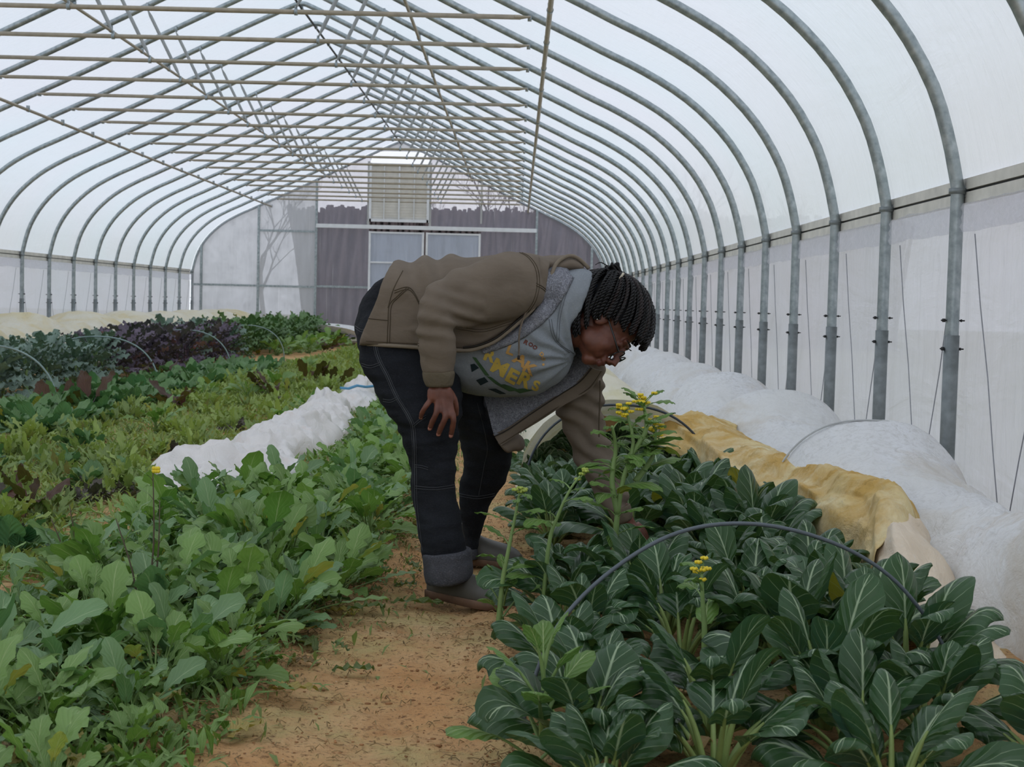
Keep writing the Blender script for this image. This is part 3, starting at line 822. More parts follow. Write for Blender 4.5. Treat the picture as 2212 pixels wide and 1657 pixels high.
def f_small(out, n, sc, wd, fr, t=(.2, 1.1)):
    def f(gb, gs, rr):
        for k in range(n):
            az = rr.uniform(0, 6.28); t0 = rr.uniform(*t); L = rr.uniform(.07, .12)*sc
            leaf(gb, gs, k, (rr.uniform(-.05, .05)*sc, rr.uniform(-.05, .05)*sc, 0), az, t0, t0+rr.uniform(.2, 1.0), rr.uniform(.02, .06)*sc, L, L*wd*rr.uniform(.8, 1.2), out, 8, 1, 0, 0, fr, .002, rr, 1.2, .9)
    return f
SPI = [plant('spinach', (LSPI, STKG), f_small(o_oval, 22, 1.15, .62, .004), 300+i) for i in range(4)]
MIZ = [plant('mizuna', (LMIZ, STKG), f_small(o_frill, 26, 1.1, .32, .008, (.1, 1.0)), 320+i) for i in range(4)]
WEE = [plant('salad_green', (LWEED, STKG), f_small(o_lance, 26, .95, .35, .004, (.1, 1.2)), 340+i) for i in range(3)]
PUR = [plant('purple_mustard', (LPURP, STKP), f_small(o_kale, 12, 1.0, .6, .010, (.3, 1.2)), 360+i) for i in range(2)]
RED = [plant('red_lettuce', (LRED, STKP), f_small(o_must, 7, 1.7, .40, .01, (.1, .8)), 370+i) for i in range(2)]
def f_kale(h=1.0):
    def f(gb, gs, rr):
        gs.tube([(0, 0, -.01), (.01, .01, .2), (0, .02, .34*h)], [.014, .012, .009], 7)
        for k in range(26):
            q = k/25; az = k*GA+rr.uniform(-.3, .3); zz = lerp(.05, .32, q)*h
            t0 = lerp(1.15, .12, q); t1 = t0+rr.uniform(.6, 1.3)
            L = rr.uniform(.18, .27); leaf(gb, gs, k, (0, .01, zz), az, t0, t1, rr.uniform(.06, .11), L, L*rr.uniform(.42, .6), o_kale, 14, 3, rr.uniform(-.2, .3), .3, .018, .004, rr, 1.3, .8)
    return f
KAL = {n: [plant('kale', (m_, STKP if n == 'purple' else STKG), f_kale(), 400+i+j*10) for i in range(3)] for j, (n, m_) in enumerate((('blue', LKALE), ('purple', LKALEP), ('green', LKALEG)))}
def inperson(x, y):      # keep plants out of the boots and shins
    return (.26 < x < .56 and 4.62 < y < 5.15) or (-.36 < x < .06 and 4.25 < y < 4.78) or (-.14 < x < .22 and 4.95 < y < 5.4)
# ---- pak choi bed
rown = ['path-side', 'second', 'third', 'right-hand']
for j, xr in enumerate((.175, .43, .68, .94)):
    k = 0; y = 2.62+(.15 if j % 2 else 0)
    while y < 9.2:
        x = xr+R.uniform(-.05, .05); yy = y+R.uniform(-.05, .05); y += .29
        if inperson(x-.1, yy) or inperson(x+.06, yy): continue
        if yy > 6.95: x = .15+.21*j+R.uniform(-.04, .04)
        if j == 3 and 4.3 < yy < 6.95: x -= .06
        if j == 3 and 3.9 < yy < 4.4: x -= .05
        if .15 < x < .60 and 3.28 < yy < 3.62: continue        # bare gap with bolting stem
        if j == 3 and yy < 2.9: x += .1
        k += 1; sj = .88 if j == 0 else 1.0
        put(PAK[R.randrange(8)], x, yy, sj*R.uniform(.88, 1.12) if yy < 4.5 else sj*((.55 if .16 < x < .60 and yy < 4.95 else R.uniform(.95, 1.15)) if yy < 6.8 else .72), label='dark green pak choi in the %s row of the right bed, %s from the camera' % (rown[j], ordinal(k)), cat='pak choi', group='pak choi in the right bed')
put(YOUNG[0], .07, 2.86, 1.15, label='bright green young pak choi at the path edge, nearest the camera', cat='pak choi')
put(YOUNG[1], -.02, 4.08, .8, label='small light green pak choi beside the near boot', cat='pak choi')
# bolting plants
def bolting(name_seed, base, pts, heads, label, nl=9, r0=.010, ls=1.0, pm=None):
    rr = random.Random(name_seed); o = empty('bolting_pak_choi', base, label=label, cat='flowering plant', group='bolting pak choi in the right bed')
    b0 = V(base); gs = Geo(); gl = Geo(); gf = Geo(); k = 0
    for P in pts:
        Q = [V(p)-b0 for p in P]; S = spline(Q, 14)
        gs.tube(S, [lerp(r0, r0*.38, i/13) for i in range(14)], 8)
        for i in range(2, 13):
            for _q in range(2 if nl > 9 else 1):
              if rr.random() < .8 and nl:
                az = rr.uniform(0, 6.28); L = lerp(.14, .06, i/13)*rr.uniform(.7, 1.2)*ls
                leaf(gl, gs, k, S[i], az, rr.uniform(.5, 1.0), rr.uniform(1.5, 2.4), .03*ls, L, L*.42, o_oval, 8, 2, -.2, .3, .003, .003, rr, 1.2, .6); k += 1
    for (hx, n, sp) in heads:
        H = V(hx)-b0
        for i in range(n):
            q = H+V((rr.gauss(0, sp), rr.gauss(0, sp), rr.gauss(0, sp*1.1)))
            gs.tube([H-V((0, 0, sp)), q], .0011, 4, False)
            for c in range(4):
                a = c*pi/2+rr.uniform(0, .4); t = V((cos(a), sin(a), .25))*.0075
                gf.ball(q+t*.75, (.0052, .0052, .0042), 5, 4, Matrix.Rotation(rr.uniform(0, 3), 3, 'X'))
    gs.obj('stem', STKG, o); 
    if gl.f: gl.obj('leaves', LPAK2, o)
    if gf.f: gf.obj('flowers', pm or PETAL, o)
    return o
bY = 4.35
B0 = atY(1325, 1230, bY); B0.z = 0
bolting(1, tuple(B0), [[B0, atY(1330, 1150, bY), atY(1345, 1040, bY), atY(1368, 960, bY), atY(1352, 885, bY)],
                [atY(1335, 1110, bY), atY(1322, 1040, bY), atY(1330, 970, bY), atY(1322, 920, bY-.03)],
                [atY(1350, 1000, bY), atY(1395, 930, bY+.02), atY(1388, 868, bY+.03)],
                [atY(1372, 1040, bY+.05), atY(1410, 985, bY+.07), atY(1416, 925, bY+.08)]],
        [(atY(1352, 883, bY), 12, .013), (atY(1388, 868, bY+.03), 14, .012), (atY(1412, 915, bY+.08), 12, .014), (atY(1422, 940, bY+.08), 6, .010)],
        'tall bolting pak choi with yellow flower heads beside the reaching arm', nl=12, r0=.0105, ls=1.0)
B1 = atY(1075, 1290, 4.0); B1.z = 0
bolting(2, tuple(B1), [[B1, atY(1085, 1260, 4.0), atY(1098, 1190, 4.0), atY(1112, 1120, 4.0), atY(1123, 1060, 4.0)]], [(atY(1124, 1056, 4.0), 5, .007)],
        'slim bolting stem with green buds in front of the far boot', r0=.008, ls=.9, pm=BUD)
B2 = atY(1170, 1240, 4.05); B2.z = 0
bolting(3, tuple(B2), [[B2, atY(1185, 1180, 4.05), atY(1205, 1115, 4.05), atY(1230, 1060, 4.05), atY(1253, 1028, 4.05)]], [(atY(1254, 1026, 4.05), 5, .009)],
        'slim bolting stem with buds bending right in front of the reaching arm', r0=.007, ls=.9, pm=BUD)
B3 = atY(1520, 1480, 3.42); B3.z = 0
bolting(4, tuple(B3), [[B3, atY(1522, 1370, 3.42), atY(1518, 1300, 3.42), atY(1516, 1240, 3.42)]], [(atY(1516, 1232, 3.42), 8, .010)],
        'short bolting pak choi with a few yellow flowers under the bare wire hoop', r0=.009, ls=1.25)
B4 = atY(1243, 1640, 2.9); B4.z = 0
bolting(5, tuple(B4), [[B4, atY(1242, 1590, 2.9), atY(1240, 1540, 2.9), atY(1245, 1500, 2.9)]], [], 'bright green bolting shoot at the bottom edge beside the path', r0=.008, ls=1.0)
# ---- arugula bed by the path
names = ['path-side', 'second', 'third', 'fourth', 'outer']
for j, xr in enumerate((-.62, -.80, -.98, -1.17, -1.36)):
    k = 0; y = 2.35+(j % 2)*.09
    while y < 12.5:
        st = .185 if y < 5 else (.21 if y < 8 else .30)
        x = xr+R.uniform(-.06, .06)+(.02 if y > 4.5 else 0)+sinterp([2.3, 3.4, 4.6, 6], [-.30, -.09, .02, .06], y)*(1-j*.12); yy = y+R.uniform(-.06, .06); y += st
        if j == 4 and yy > 6.3: continue
        if j == 3 and yy > 6.8: continue
        k += 1
        pr = R.random(); P = ARU[R.randrange(7)] if pr < .66 else MUS[R.randrange(4)]
        far = yy > 6.5
        put(P, x, yy, R.uniform(.85, 1.2)*(.9 if far else 1)*(1.0 if j else .85), label='leafy green %s in the %s row left of the path, %s from the camera' % ('arugula' if pr < .66 else 'mustard', names[j], ordinal(k)), cat='salad plant', group='arugula and mustard in the near left bed')
# far continuation
for i in range(90):
    x = R.uniform(-1.25, -.25) if i % 2 else R.uniform(-1.2, -.5); y = R.uniform(12.5, 30)
    put(ARU[R.randrange(7)], x, y, R.uniform(.9, 1.25), label='small green arugula in the far stretch of the left bed behind the bent figure', cat='salad plant', group='arugula in the far part of the left bed')
# tall flowering arugula at left
rr = random.Random(5)
for i, (px, py, Y, h, lb) in enumerate(((300, 1330, 3.9, .0, 'tall thin flowering arugula at the left with one yellow bloom'), (150, 1250, 4.4, .0, 'tall feathery arugula stem near the left edge'))):
    b0 = atY(px, py, Y); b0.z = 0
    tops = [(330, 1010), (345, 1080), (250, 1120)] if i == 0 else [(150, 1090), (110, 1120)]
    o = empty('flowering_arugula', tuple(b0), label=lb, cat='flowering plant'); gs = Geo(); gl = Geo(); gf = Geo(); k = 0
    for t in tops:
        T = atY(t[0], t[1], Y)-b0; S = spline([V((0, 0, 0)), T*.5+V((.02, 0, 0)), T], 10)
        gs.tube(S, [.004-.0003*q for q in range(10)], 6)
        for q in range(3, 9):
            leaf(gl, gs, k, S[q], rr.uniform(0, 6.28), .5, 1.5, .015, .06, .02, o_lance, 6, 1, 0, 0, .002, .0015, rr); k += 1
    if i == 0:
        for c in range(6): gf.ball(T*0+(atY(178+c*2+(c % 2)*3, 1032+c*2, Y)-b0)*0+(atY(332+(c % 3)*5, 1012+(c//3)*6, Y)-b0), .006, 6, 4)
    gs.obj('stem', simple('purple_brown_stem_%d' % i, (92, 82, 66), .7), o); gl.obj('leaves', LARU, o)
    if gf.f: gf.obj('flowers', PETAL, o)
# ---- spinach row
for i in range(86):
    x = -3.42+R.uniform(-.38, .42); y = 8.6+i*.115+R.uniform(-.1, .1)
    put(SPI[R.randrange(4)], x, y, R.uniform(1.1, 1.5), label='low dark green spinach plant in the row before the kale', cat='spinach', group='spinach in the row before the kale')
# ---- middle mixed bed
cnt = {}
for i in range(285):
    t = i/285; y = 4.9+23*t**1.35; 
    x = R.uniform(-3.0, -1.75) if y < 6.5 else (R.uniform(-3.0, -1.7) if y < 9 else R.uniform(-3.05, -.9) if y > 20 else R.uniform(-3.05, -1.55))
    near = y < 8.5
    r_ = R.random()
    if near: P, kk = (WEE[R.randrange(3)], 'w') if r_ < .5 else ((PUR[R.randrange(2)], 'p') if r_ < .58 else ((MIZ[R.randrange(4)], 'm') if r_ < .8 else (SPI[R.randrange(4)], 's')))
    else: P, kk = (MIZ[R.randrange(4)], 'm') if r_ < .60 else ((WEE[R.randrange(3)], 'w') if r_ < .9 else ((PUR[R.randrange(2)], 'p') if r_ < .94 else (ARU[R.randrange(5)], 'a')))
    lab = {'w': 'olive green salad seedling in the mixed bed left of the bunched netting', 'p': 'purple mustard plant in the mixed bed left of the bunched netting', 'm': 'yellow green frilly mizuna in the mixed bed left of the netting',
           's': 'round leaved green plant in the mixed bed left of the netting', 'a': 'taller green arugula among the mizuna in the mixed bed'}[kk]
    ct = {'w': 'salad plant', 'p': 'mustard plant', 'm': 'mizuna', 's': 'spinach', 'a': 'salad plant'}[kk]
    put(P, x, y, R.uniform(.8, 1.25)*(.8 if kk in 'p' else 1), label=lab, cat=ct, group={'w': 'olive salad greens of the mixed bed', 'p': 'purple mustards of the mixed bed', 'm': 'mizuna of the mixed bed', 's': 'round leaved plants of the mixed bed', 'a': 'arugula of the mixed bed'}[kk])
for i, (px, py, Y, s) in enumerate(((395, 905, 11.5, 1.3), (150, 900, 11.0, 1.5), (700, 745, 25, 1.6), (585, 860, 13.3, 1.2), (335, 850, 15.2, 1.3), (30, 1070, 6.6, 1.0), (90, 1120, 5.9, 1.0), (700, 850, 15, 1.4), (265, 860, 14.0, 1.4))):
    p = atY(px, py, Y)
    nm = ['right of the spinach row', 'at the left among the spinach', 'at the far end of the kale row', 'left of the bunched netting far back', 'under the pale hoop end', 'nearest the left edge', 'second from the left edge in the near mixed bed', 'halfway up the far mixed bed', 'just before the kale row'][i]
    put(RED[i % 2], p.x, Y, s, label='dark red upright lettuce '+nm, cat='red lettuce', group='red lettuces')
# ---- kale
y = 11.9; k = 0
while y < 31.2:
    t = 'blue' if y < 15.6 else ('purple' if y < 22 and R.random() < .85 else ('blue' if y < 22 else 'green'))
    for x0_ in ((-4.75, -4.35) if y < 24 else (-4.7, -4.2)):
        k += 1; x = x0_+R.uniform(-.08, .08)
        put(KAL[t][R.randrange(3)], x, y+R.uniform(-.1, .1), R.uniform(.95, 1.15)*(.9 if y < 17 else 1), label='%s curly kale, number %d counted from the left edge of the photo' % ({'blue': 'blue green', 'purple': 'dusky purple', 'green': 'dark green'}[t], k), cat='kale', group='kale row before the cream cover')
    y += .42 if y < 22 else .5
for i in range(14):
    y = 23.5+i*.55; put(ARU[i % 5], -3.75+R.uniform(-.2, .2), y, 1.6, label='dark green leafy plant at the far end beside the green kale', cat='salad plant', group='green plants at the far end')
# ---- ground cover mass
def mass(name, mat, n, rx, seed, sc, h, **k):
    rr = random.Random(seed); g = Geo()
    for i in range(n):
        x, y = rx(rr); L = rr.uniform(.5, 1.3)*h*(1 if y < 12 else 1.5); w = L*sc*rr.uniform(.6, 1.3); az = rr.uniform(0, 6.28); t0 = rr.uniform(.1, 1.25)
        d = V((cos(az), sin(az), 0)); s = V((-sin(az), cos(az), 0)); b = V((x, y, soil_z(x, y))); 
        m1 = b+(d*sin(t0)+V((0, 0, cos(t0))))*L*.55; t1 = t0+.6; e = m1+(d*sin(t1)+V((0, 0, cos(t1))))*L*.5
        i0 = len(g.v); g.v += [tuple(b-s*w*.12), tuple(b+s*w*.12), tuple(m1+s*w*.5), tuple(m1-s*w*.5), tuple(e)]
        kk = rr.randrange(1000)*2
        g.face((i0, i0+1, i0+2, i0+3), [(kk+.4, 0), (kk+.6, 0), (kk+1, .5), (kk, .5)]); g.face((i0+3, i0+2, i0+4), [(kk, .5), (kk+1, .5), (kk+.5, 1)])
    return g.obj(name, mat, kind='stuff', **k)
def rx_mid(rr):
    y = 4.6+24*rr.random()**1.7; return rr.gauss(-2.35, .55) if y < 9 else rr.uniform(-3.15, -1.3), y
mass('weeds', LMIZ, 42000, rx_mid, 1, .22, .065, label='carpet of tiny yellow green seedlings in the mixed left bed', cat='seedlings')
def rx_edge(rr):
    y = 2.4+10*rr.random()**1.5; return sinterp([2.3, 3.4, 4.6, 6, 13], [-1.1, -.8, -.62, -.52, -.5], y)+abs(rr.gauss(0, .16))*rr.choice((-1, -1, 1)), y
mass('weeds', LWEED, 6000, rx_edge, 2, .25, .04, label='small weeds creeping along the left edge of the path', cat='weeds')
def rx_bed(rr): 
    y = 2.4+18*rr.random()**1.3; return rr.uniform(-1.45, -.6), y
mass('undergrowth', LARU, 14000, rx_bed, 3, .3, .07, label='dense seedlings filling in under the near left bed', cat='seedlings')
# straw and dead leaf litter
g = Geo(); rr = random.Random(11)
for i in range(5200):
    y = 2.4+5.5*rr.random()**1.3; e = sinterp([2.3, 3.4, 4.6, 6], [-.95, -.7, -.50, -.42], y)
    x = e+rr.gauss(-.02, .10) if i % 5 < 2 else (rr.gauss(.08, .10) if i % 5 < 3 else (rr.uniform(.1, .95) if i % 5 == 3 else rr.uniform(-.6, .1)))
    L = rr.uniform(.006, .035) if i % 3 else rr.uniform(.03, .09); a = rr.uniform(0, 6.28); z = soil_z(x, y)+.004
    if x > -.5 and x < 0 and i % 3 == 0: L *= .3
    g.tube([(x, y, z), (x+L*.5*cos(a), y+L*.5*sin(a), z+rr.uniform(0, .012)), (x+L*cos(a+.3), y+L*sin(a+.3), z)], [.0012, .0018, .0008], 4, False, [1, .5, 1])
g.obj('litter', simple('straw_litter', (150, 124, 84), .9, 0, .5, 6), kind='stuff', label='dry straw and stalk litter along both edges of the path', cat='litter')
g = Geo()
for i in range(4200):
    y = 2.4+5*rr.random()**1.4; x = rr.uniform(-.75, .15) if i % 3 else rr.gauss(.02, .07); s = rr.uniform(.001, .0034)*(1.8 if i % 11 == 0 else 1)
    g.ball((x, y, soil_z(x, y)+s*.3), (s*rr.uniform(.7, 1.8), s, s*.6), 5, 3)
g.obj('soil_crumbs', simple('soil_crumb', (156, 114, 76), .95, 0, .5, 9), kind='stuff', label='crumbs of clay and bark scattered over the path', cat='soil crumbs')
# little dried leaves
DRY = [mat_leaf('dry_tan_leaf', (176, 150, 96), (196, 172, 118), (170, 140, 92), (200, 180, 130), 0, .3), mat_leaf('pale_yellow_leaf', (204, 188, 98), (212, 194, 120), (190, 176, 104), (220, 210, 150), 0, .3), mat_leaf('limp_green_leaf', (108, 132, 72), (132, 150, 88), (120, 138, 84), (176, 188, 130), 0, .5)]
dl = []
for i in range(9):
    g = Geo(); r2 = random.Random(60+i); leaf(g, None, 0, (0, 0, .015), 0, r2.uniform(.9, 1.3), r2.uniform(1.7, 2.3), .02, .07, .032, (o_aru, o_must, o_lance)[i % 3], 10, 2, r2.uniform(-.2, .5), 0, .008, .002, r2); dl.append(g.mesh('dry_leaf', DRY[i % 3]))
for i in range(110):
    y = 2.5+4.6*R.random()**1.25; e = sinterp([2.3, 3.4, 4.6, 6, 8], [-.98, -.70, -.54, -.46, -.44], y); x = e+R.gauss(.0, .09) if i % 4 else R.uniform(.02, .8)
    o = link('dry_leaf', dl[R.randrange(9)], label='small shrivelled leaf among the litter at the edge of a bed', cat='leaf', group='shrivelled leaves along the bed edges')
    o.location = (x, y, soil_z(x, y)+R.uniform(.0, .03)); o.rotation_euler = (R.uniform(-.2, .2), R.uniform(-.2, .2), R.uniform(0, 6.28)); o.scale = [R.uniform(.6, 1.5)]*3
# fallen leaves on the path edge
DLEAF = [mat_leaf('wilted_green_leaf', (98, 120, 64), (120, 136, 76), (110, 126, 72), (170, 180, 120), .0, .5), mat_leaf('yellow_leaf', (190, 168, 84), (206, 186, 104), (180, 160, 90), (214, 200, 140), 0, .4)]
for i, (px, py, a, s, mi) in enumerate(((790, 1330, 2.9, 1.0, 1), (830, 1304, .1, 1.5, 0), (690, 1412, 2.0, 1.4, 0), (840, 1268, .6, .8, 0), (700, 1265, 2.2, 1.2, 1), (745, 1222, .5, .9, 0), (610, 1390, 1.0, 1.3, 1), (735, 1330, .7, 1.3, 0),
                                     (480, 1620, 1.2, 1.2, 1), (560, 1510, .3, 1.1, 1), (1110, 1405, 1., .8, 1), (1660, 1560, .4, 1.2, 1), (1560, 1540, 2.4, 1.0, 0), (700, 1450, .3, 1.0, 0), (1120, 1540, 2., .9, 0), (640, 1330, 2.6, 1.2, 1))):
    p = atZ(px, py, .01); g = Geo(); rr = random.Random(i)
    leaf(g, None, 0, (0, 0, .012), 0, 1.35, 1.75, .02, .11*s, .045*s, o_aru if mi == 0 else o_must, 12, 2, .25, 0, .008, .002, rr)
    o = g.obj('fallen_leaf', DLEAF[mi], label='%s fallen leaf lying %s' % (['wilted green', 'yellow'][mi], ['by the path edge left of the near boot', 'flat on the path left of the boot', 'limp at the left path edge in mid frame', 'curled on the path behind the boot', 'among leaves left of the trouser cuff', 'on the trodden edge left of the shin', 'under the arugula right of centre left', 'between bed and path left of the boot',
                 'at the bottom left corner of the path', 'on the lower left path edge', 'on soil left of the pak choi row', 'on the ground between the near pak chois at lower right', 'on bare ground under the bolting pak choi', 'on the left path edge lower down', 'by the foot of the wire hoop', 'among the arugula stems mid left'][i]), cat='leaf', group='fallen leaves')
    o.location = (p.x, p.y, soil_z(p.x, p.y)+.004); o.rotation_euler = (0, 0, a)
# ================================================================== PERSON
S = atY
def ring(A, B, Y, hd, n=28, ex=2.1, exl=None, dY=0.0):
    """ring in the plane spanned by the traced half axis and the depth axis; A upper / left, B lower / right"""
    a = S(A[0], A[1], Y); b = S(B[0], B[1], Y+dY); c = (a+b)/2; h = (a-b)/2; out = []
    for i in range(n):
        t = 2*pi*i/n; ct, st = cos(t), sin(t)
        e = exl if (exl and ct < 0) else ex
        u = (abs(ct)**(2/e))*(1 if ct >= 0 else -1); w = (abs(st)**(2/e))*(1 if st >= 0 else -1)
        out.append(c+h*u+V((0, -hd*w, 0)))
    return out
def loft(g, secs, m=None, n=28, **k):
    rings = []
    for s in secs:
        kk = dict(k); 
        if len(s) > 4: kk.update(s[4])
        rings.append(ring(s[0], s[1], s[2], s[3], n, **kk))
    m = m or len(secs)*5
    rows = [[crom([r[i] for r in rings], (len(rings)-1)*j/(m-1)) for i in range(n)] for j in range(m)]
    g.grid(rows, closed=True, cap=True)
DG = None
def union(name, g, vox, mats, smooth=4, disp=None, bake=True):
    me = g.mesh(name+'_raw', mats); o = bpy.data.objects.new(name+'_raw', me); COL.objects.link(o)
    r = o.modifiers.new('r', 'REMESH'); r.mode = 'VOXEL'; r.voxel_size = vox; r.use_smooth_shade = True
    s = o.modifiers.new('s', 'SMOOTH'); s.factor = .5; s.iterations = smooth
    dg = bpy.context.evaluated_depsgraph_get(); dg.update()
    me2 = bpy.data.meshes.new_from_object(o.evaluated_get(dg)); me2.name = name
    bpy.data.objects.remove(o); bpy.data.meshes.remove(me)
    if disp:
        nr = [v.normal.copy() for v in me2.vertices]
        for v, n_ in zip(me2.vertices, nr): v.co = v.co+n_*disp(v.co, n_)
        me2.update()
    if not me2.materials:
        for mt in (mats if isinstance(mats, list) else [mats]): me2.materials.append(mt)
    for p in me2.polygons: p.use_smooth = True
    return me2
def bvh(me): return BVHTree.FromPolygons([v.co for v in me.vertices], [p.vertices[:] for p in me.polygons])
def hit(bv, x, y):
    d = ray(x, y).normalized(); r = bv.ray_cast(CAM, d); return (r[0], r[1]) if r[0] is not None else (None, None)
def seam(g, bv, px, r=.0014, off=.0, n=40, dash=False):
    P = spline([(x, y, 0) for x, y in px], n); run = []
    for p in P:
        h, nn = hit(bv, p.x, p.y)
        if h is None:
            if len(run) > 1: g.tube(run, r, 5)
            run = []; continue
        if nn.dot(h-CAM) > 0: nn = -nn
        if run and (h-run[-1]).length > .06:
            if len(run) > 1: g.tube(run, r, 5)
            run = []
        run.append(h+nn*off)
    if len(run) > 1: g.tube(run, r, 5)
# ---- fabrics
def mat_cloth(name, c, var=.14, bs=300, bst=.25, rough=.92, big=7, sheen=0.0, cr=.5, crs=(14, 14, 14), fleck=0.0, fc=(200, 200, 200)):
    b = M(name); v = b.tc(); col = lin(c)
    f = b.rng(b.noise(v, big, 4, .6), .3, .7)
    m_ = b.mix(f, tuple(x*(1-var) for x in col[:3])+(1,), tuple(min(1, x*(1+var)) for x in col[:3])+(1,))
    if fleck: m_ = b.mix(b.ma('MULTIPLY', b.rng(b.noise(b.mp(v, (1, 1, 3)), 170, 2, .8), .5, .75), fleck), m_, lin(fc))
    n1 = b.bump(b.noise(b.mp(v, crs), 1, 3, .5, .6), cr, .02)
    n2 = b.bump(b.noise(v, bs, 2, .7), bst, .002, n1)
    return b.done(b.pbr(m_, rough, 0, n2, .12))
CJACK = mat_cloth('taupe_jacket_cloth', (114, 103, 91), .12, 420, .2, crs=(10, 10, 22), cr=.25)
CRIB = mat_cloth('ribbed_cuff', (104, 95, 80), .1, 300, .4)
CJEAN = mat_cloth('black_denim', (32, 34, 38), .35, 380, .35, crs=(9, 9, 26), cr=.35, fleck=.25, fc=(74, 76, 82), big=5)
CCUFF = mat_cloth('grey_fleece_cuff', (70, 71, 76), .3, 160, .8, fleck=.6, fc=(120, 120, 126))
CSWEAT = mat_cloth('grey_marl_sweatshirt', (134, 140, 146), .10, 300, .3, crs=(12, 12, 12), cr=.3, fleck=.35, fc=(176, 182, 188))
CNAVY = mat_cloth('navy_collar', (30, 36, 50), .2)
def mat_sherpa():
    b = M('grey_sherpa_lining'); v = b.tc()
    n = b.noise(v, 110, 4, .6, 2.2); vo = b.vor(v, 95)
    col = b.mix(b.rng(n, .35, .65), lin((118, 120, 128)), lin((176, 178, 188)))
    return b.done(b.pbr(col, .95, 0, b.bump(b.ma('ADD', n, b.ma('MULTIPLY', vo, .5)), 1.0, .008), .1))
CSHERPA = mat_sherpa()
def mat_skin():
    b = M('deep_brown_skin'); v = b.tc()
    f = b.rng(b.noise(v, 26, 4, .6), .3, .7)
    col = b.mix(f, lin((92, 54, 42)), lin((116, 70, 54)))
    nr = b.bump(b.noise(v, 420, 3, .6), .12, .001)
    return b.done(b.n('BsdfPrincipled', {'Base Color': col, 'Roughness': .48, 'Specular IOR Level': .45, 'Normal': nr, 'Subsurface Weight': .08, 'Subsurface Radius': (.02, .008, .005), 'Subsurface Scale': .3}).outputs[0])
SKIN = mat_skin(); LIPM = simple('lip_skin', (100, 56, 48), .45, 0, .1, 40); NAIL = simple('fingernail', (176, 122, 108), .35, 0, .08)
HAIRM = simple('black_hair', (10, 9, 10), .5, 0, .3, 60, .4, 260, .002, .35)
HAIRB = simple('dark_brown_braid', (30, 20, 19), .5, 0, .3, 60, .4, 260, .002, .35)
BLACKP = simple('black_plastic', (18, 18, 20), .25, 0, .05, spec=.6)
PY = 4.80
person = empty('person', tuple(S(960, 1250, 4.8)*0+V((-.05, 4.8, 0))), label='person in taupe jacket and black jeans bending over the pak choi to harvest', cat='person')
PO = person.location.copy()
def pobj(name, me, parent=None, **k):
    """vertices are in world space: shift so that the child sits under the person's base"""
    o = link(name, me, parent or person, **k)
    if parent is None: o.location = -PO
    return o
# ---- head frame
HP = S(1315, 706, 4.76)
U0 = V((.92, 0, .39)).normalized(); F0 = V((.39, 0, -.92)).normalized()
th = math.radians(17); FW = (F0*cos(th)+V((0, -1, 0))*sin(th)).normalized(); RT = FW.cross(U0).normalized()
if RT.y > 0: RT = -RT
HM = Matrix((RT, FW, U0)).transposed()
def H(x, y, z): return HP+HM @ V((x, y, z))
def hball(g, c, r, n=16, m=12, rot=None): g.ball(H(*c), r, n, m, HM @ rot if rot else HM)
# ---- body (one continuous surface)
g = Geo()
for s in (-1, 1): hball(g, (s*.034, .038, -.052), (.034, .046, .050), 20, 14)
hball(g, (0, .058, -.072), (.036, .036, .042), 20, 14)
hball(g, (0, -.018, .032), (.074, .096, .088), 24, 16)
hball(g, (0, .028, -.025), (.062, .066, .086), 24, 16)
hball(g, (0, .040, -.082), (.046, .046, .036)); hball(g, (0, .074, -.106), (.027, .021, .019))
for s in (-1, 1):
    hball(g, (s*.038, .056, -.038), (.026, .029, .036)); hball(g, (s*.026, .074, -.060), (.020, .018, .024)); hball(g, (s*.028, .0785, .030), (.028, .011, .012))
    hball(g, (s*.050, .02, -.072), (.018, .038, .030))
    hball(g, (s*.030, .077, .009), (.0165, .0125, .0105))
    hball(g, (s*.016, .110, -.042), (.0095, .0115, .0095))
    hball(g, (s*.074, -.012, -.012), (.009, .018, .030)); hball(g, (s*.080, -.018, -.002), (.006, .014, .020))
    hball(g, (s*.010, .101, -.058), (.013, .009, .006))
g.tube([H(0, .088, .022), H(0, .099, 0), H(0, .115, -.022), H(0, .122, -.037)], [.0085, .010, .013, .0150], 12)
hball(g, (0, .106, -.062), (.022, .012, .0072)); hball(g, (0, .103, -.076), (.020, .012, .0085)); hball(g, (0, .092, -.056), (.022, .014, .016)); hball(g, (0, .084, -.092), (.026, .018, .018))
g.tube([H(0, -.03, -.04), H(0, -.045, -.10), S(1225, 660, 4.80), S(1180, 640, PY)], [.060, .058, .062, .075], 16)
# trunk, arms and legs under the clothes
loft(g, [((900, 590), (890, 720), PY, .14), ((1000, 580), (1000, 740), PY, .155), ((1100, 575), (1110, 730), PY, .16), ((1190, 600), (1170, 690), PY, .12)])
g.tube([S(880, 680, 4.76), S(890, 760, 4.70), S(930, 930, 4.57), S(940, 1050, 4.54), S(958, 1200, 4.52)], [.10, .09, .058, .048, .034], 12)
g.tube([S(880, 660, 4.86), S(950, 780, 4.93), S(1050, 950, 5.05), S(1040, 1060, 5.12), S(1016, 1190, 5.19)], [.10, .09, .05, .032, .020], 12)
def hand(g, wrist, palm, digits, thumb, pr=.017):
    g.tube(wrist, [.030, .028, .026], 12, True, [.8, .75, .7])
    for q in palm: g.tube(q, [.0145, pr, .0160, .0125], 10)
    for D in digits+[thumb]:
        P, r = D; Q = spline(P, 12); r *= 1.26; g.tube(Q, [lerp(r, r*.80, i/11)*(1.08 if i in (4, 8) else 1) for i in range(12)], 10)
        g.ball(Q[-1], r*.80, 10, 8)
z3 = lambda x, y, Y: S(850+x/9.205, 800+y/9.205, Y)
YH = 4.425
W0 = S(948, 815, 4.445)
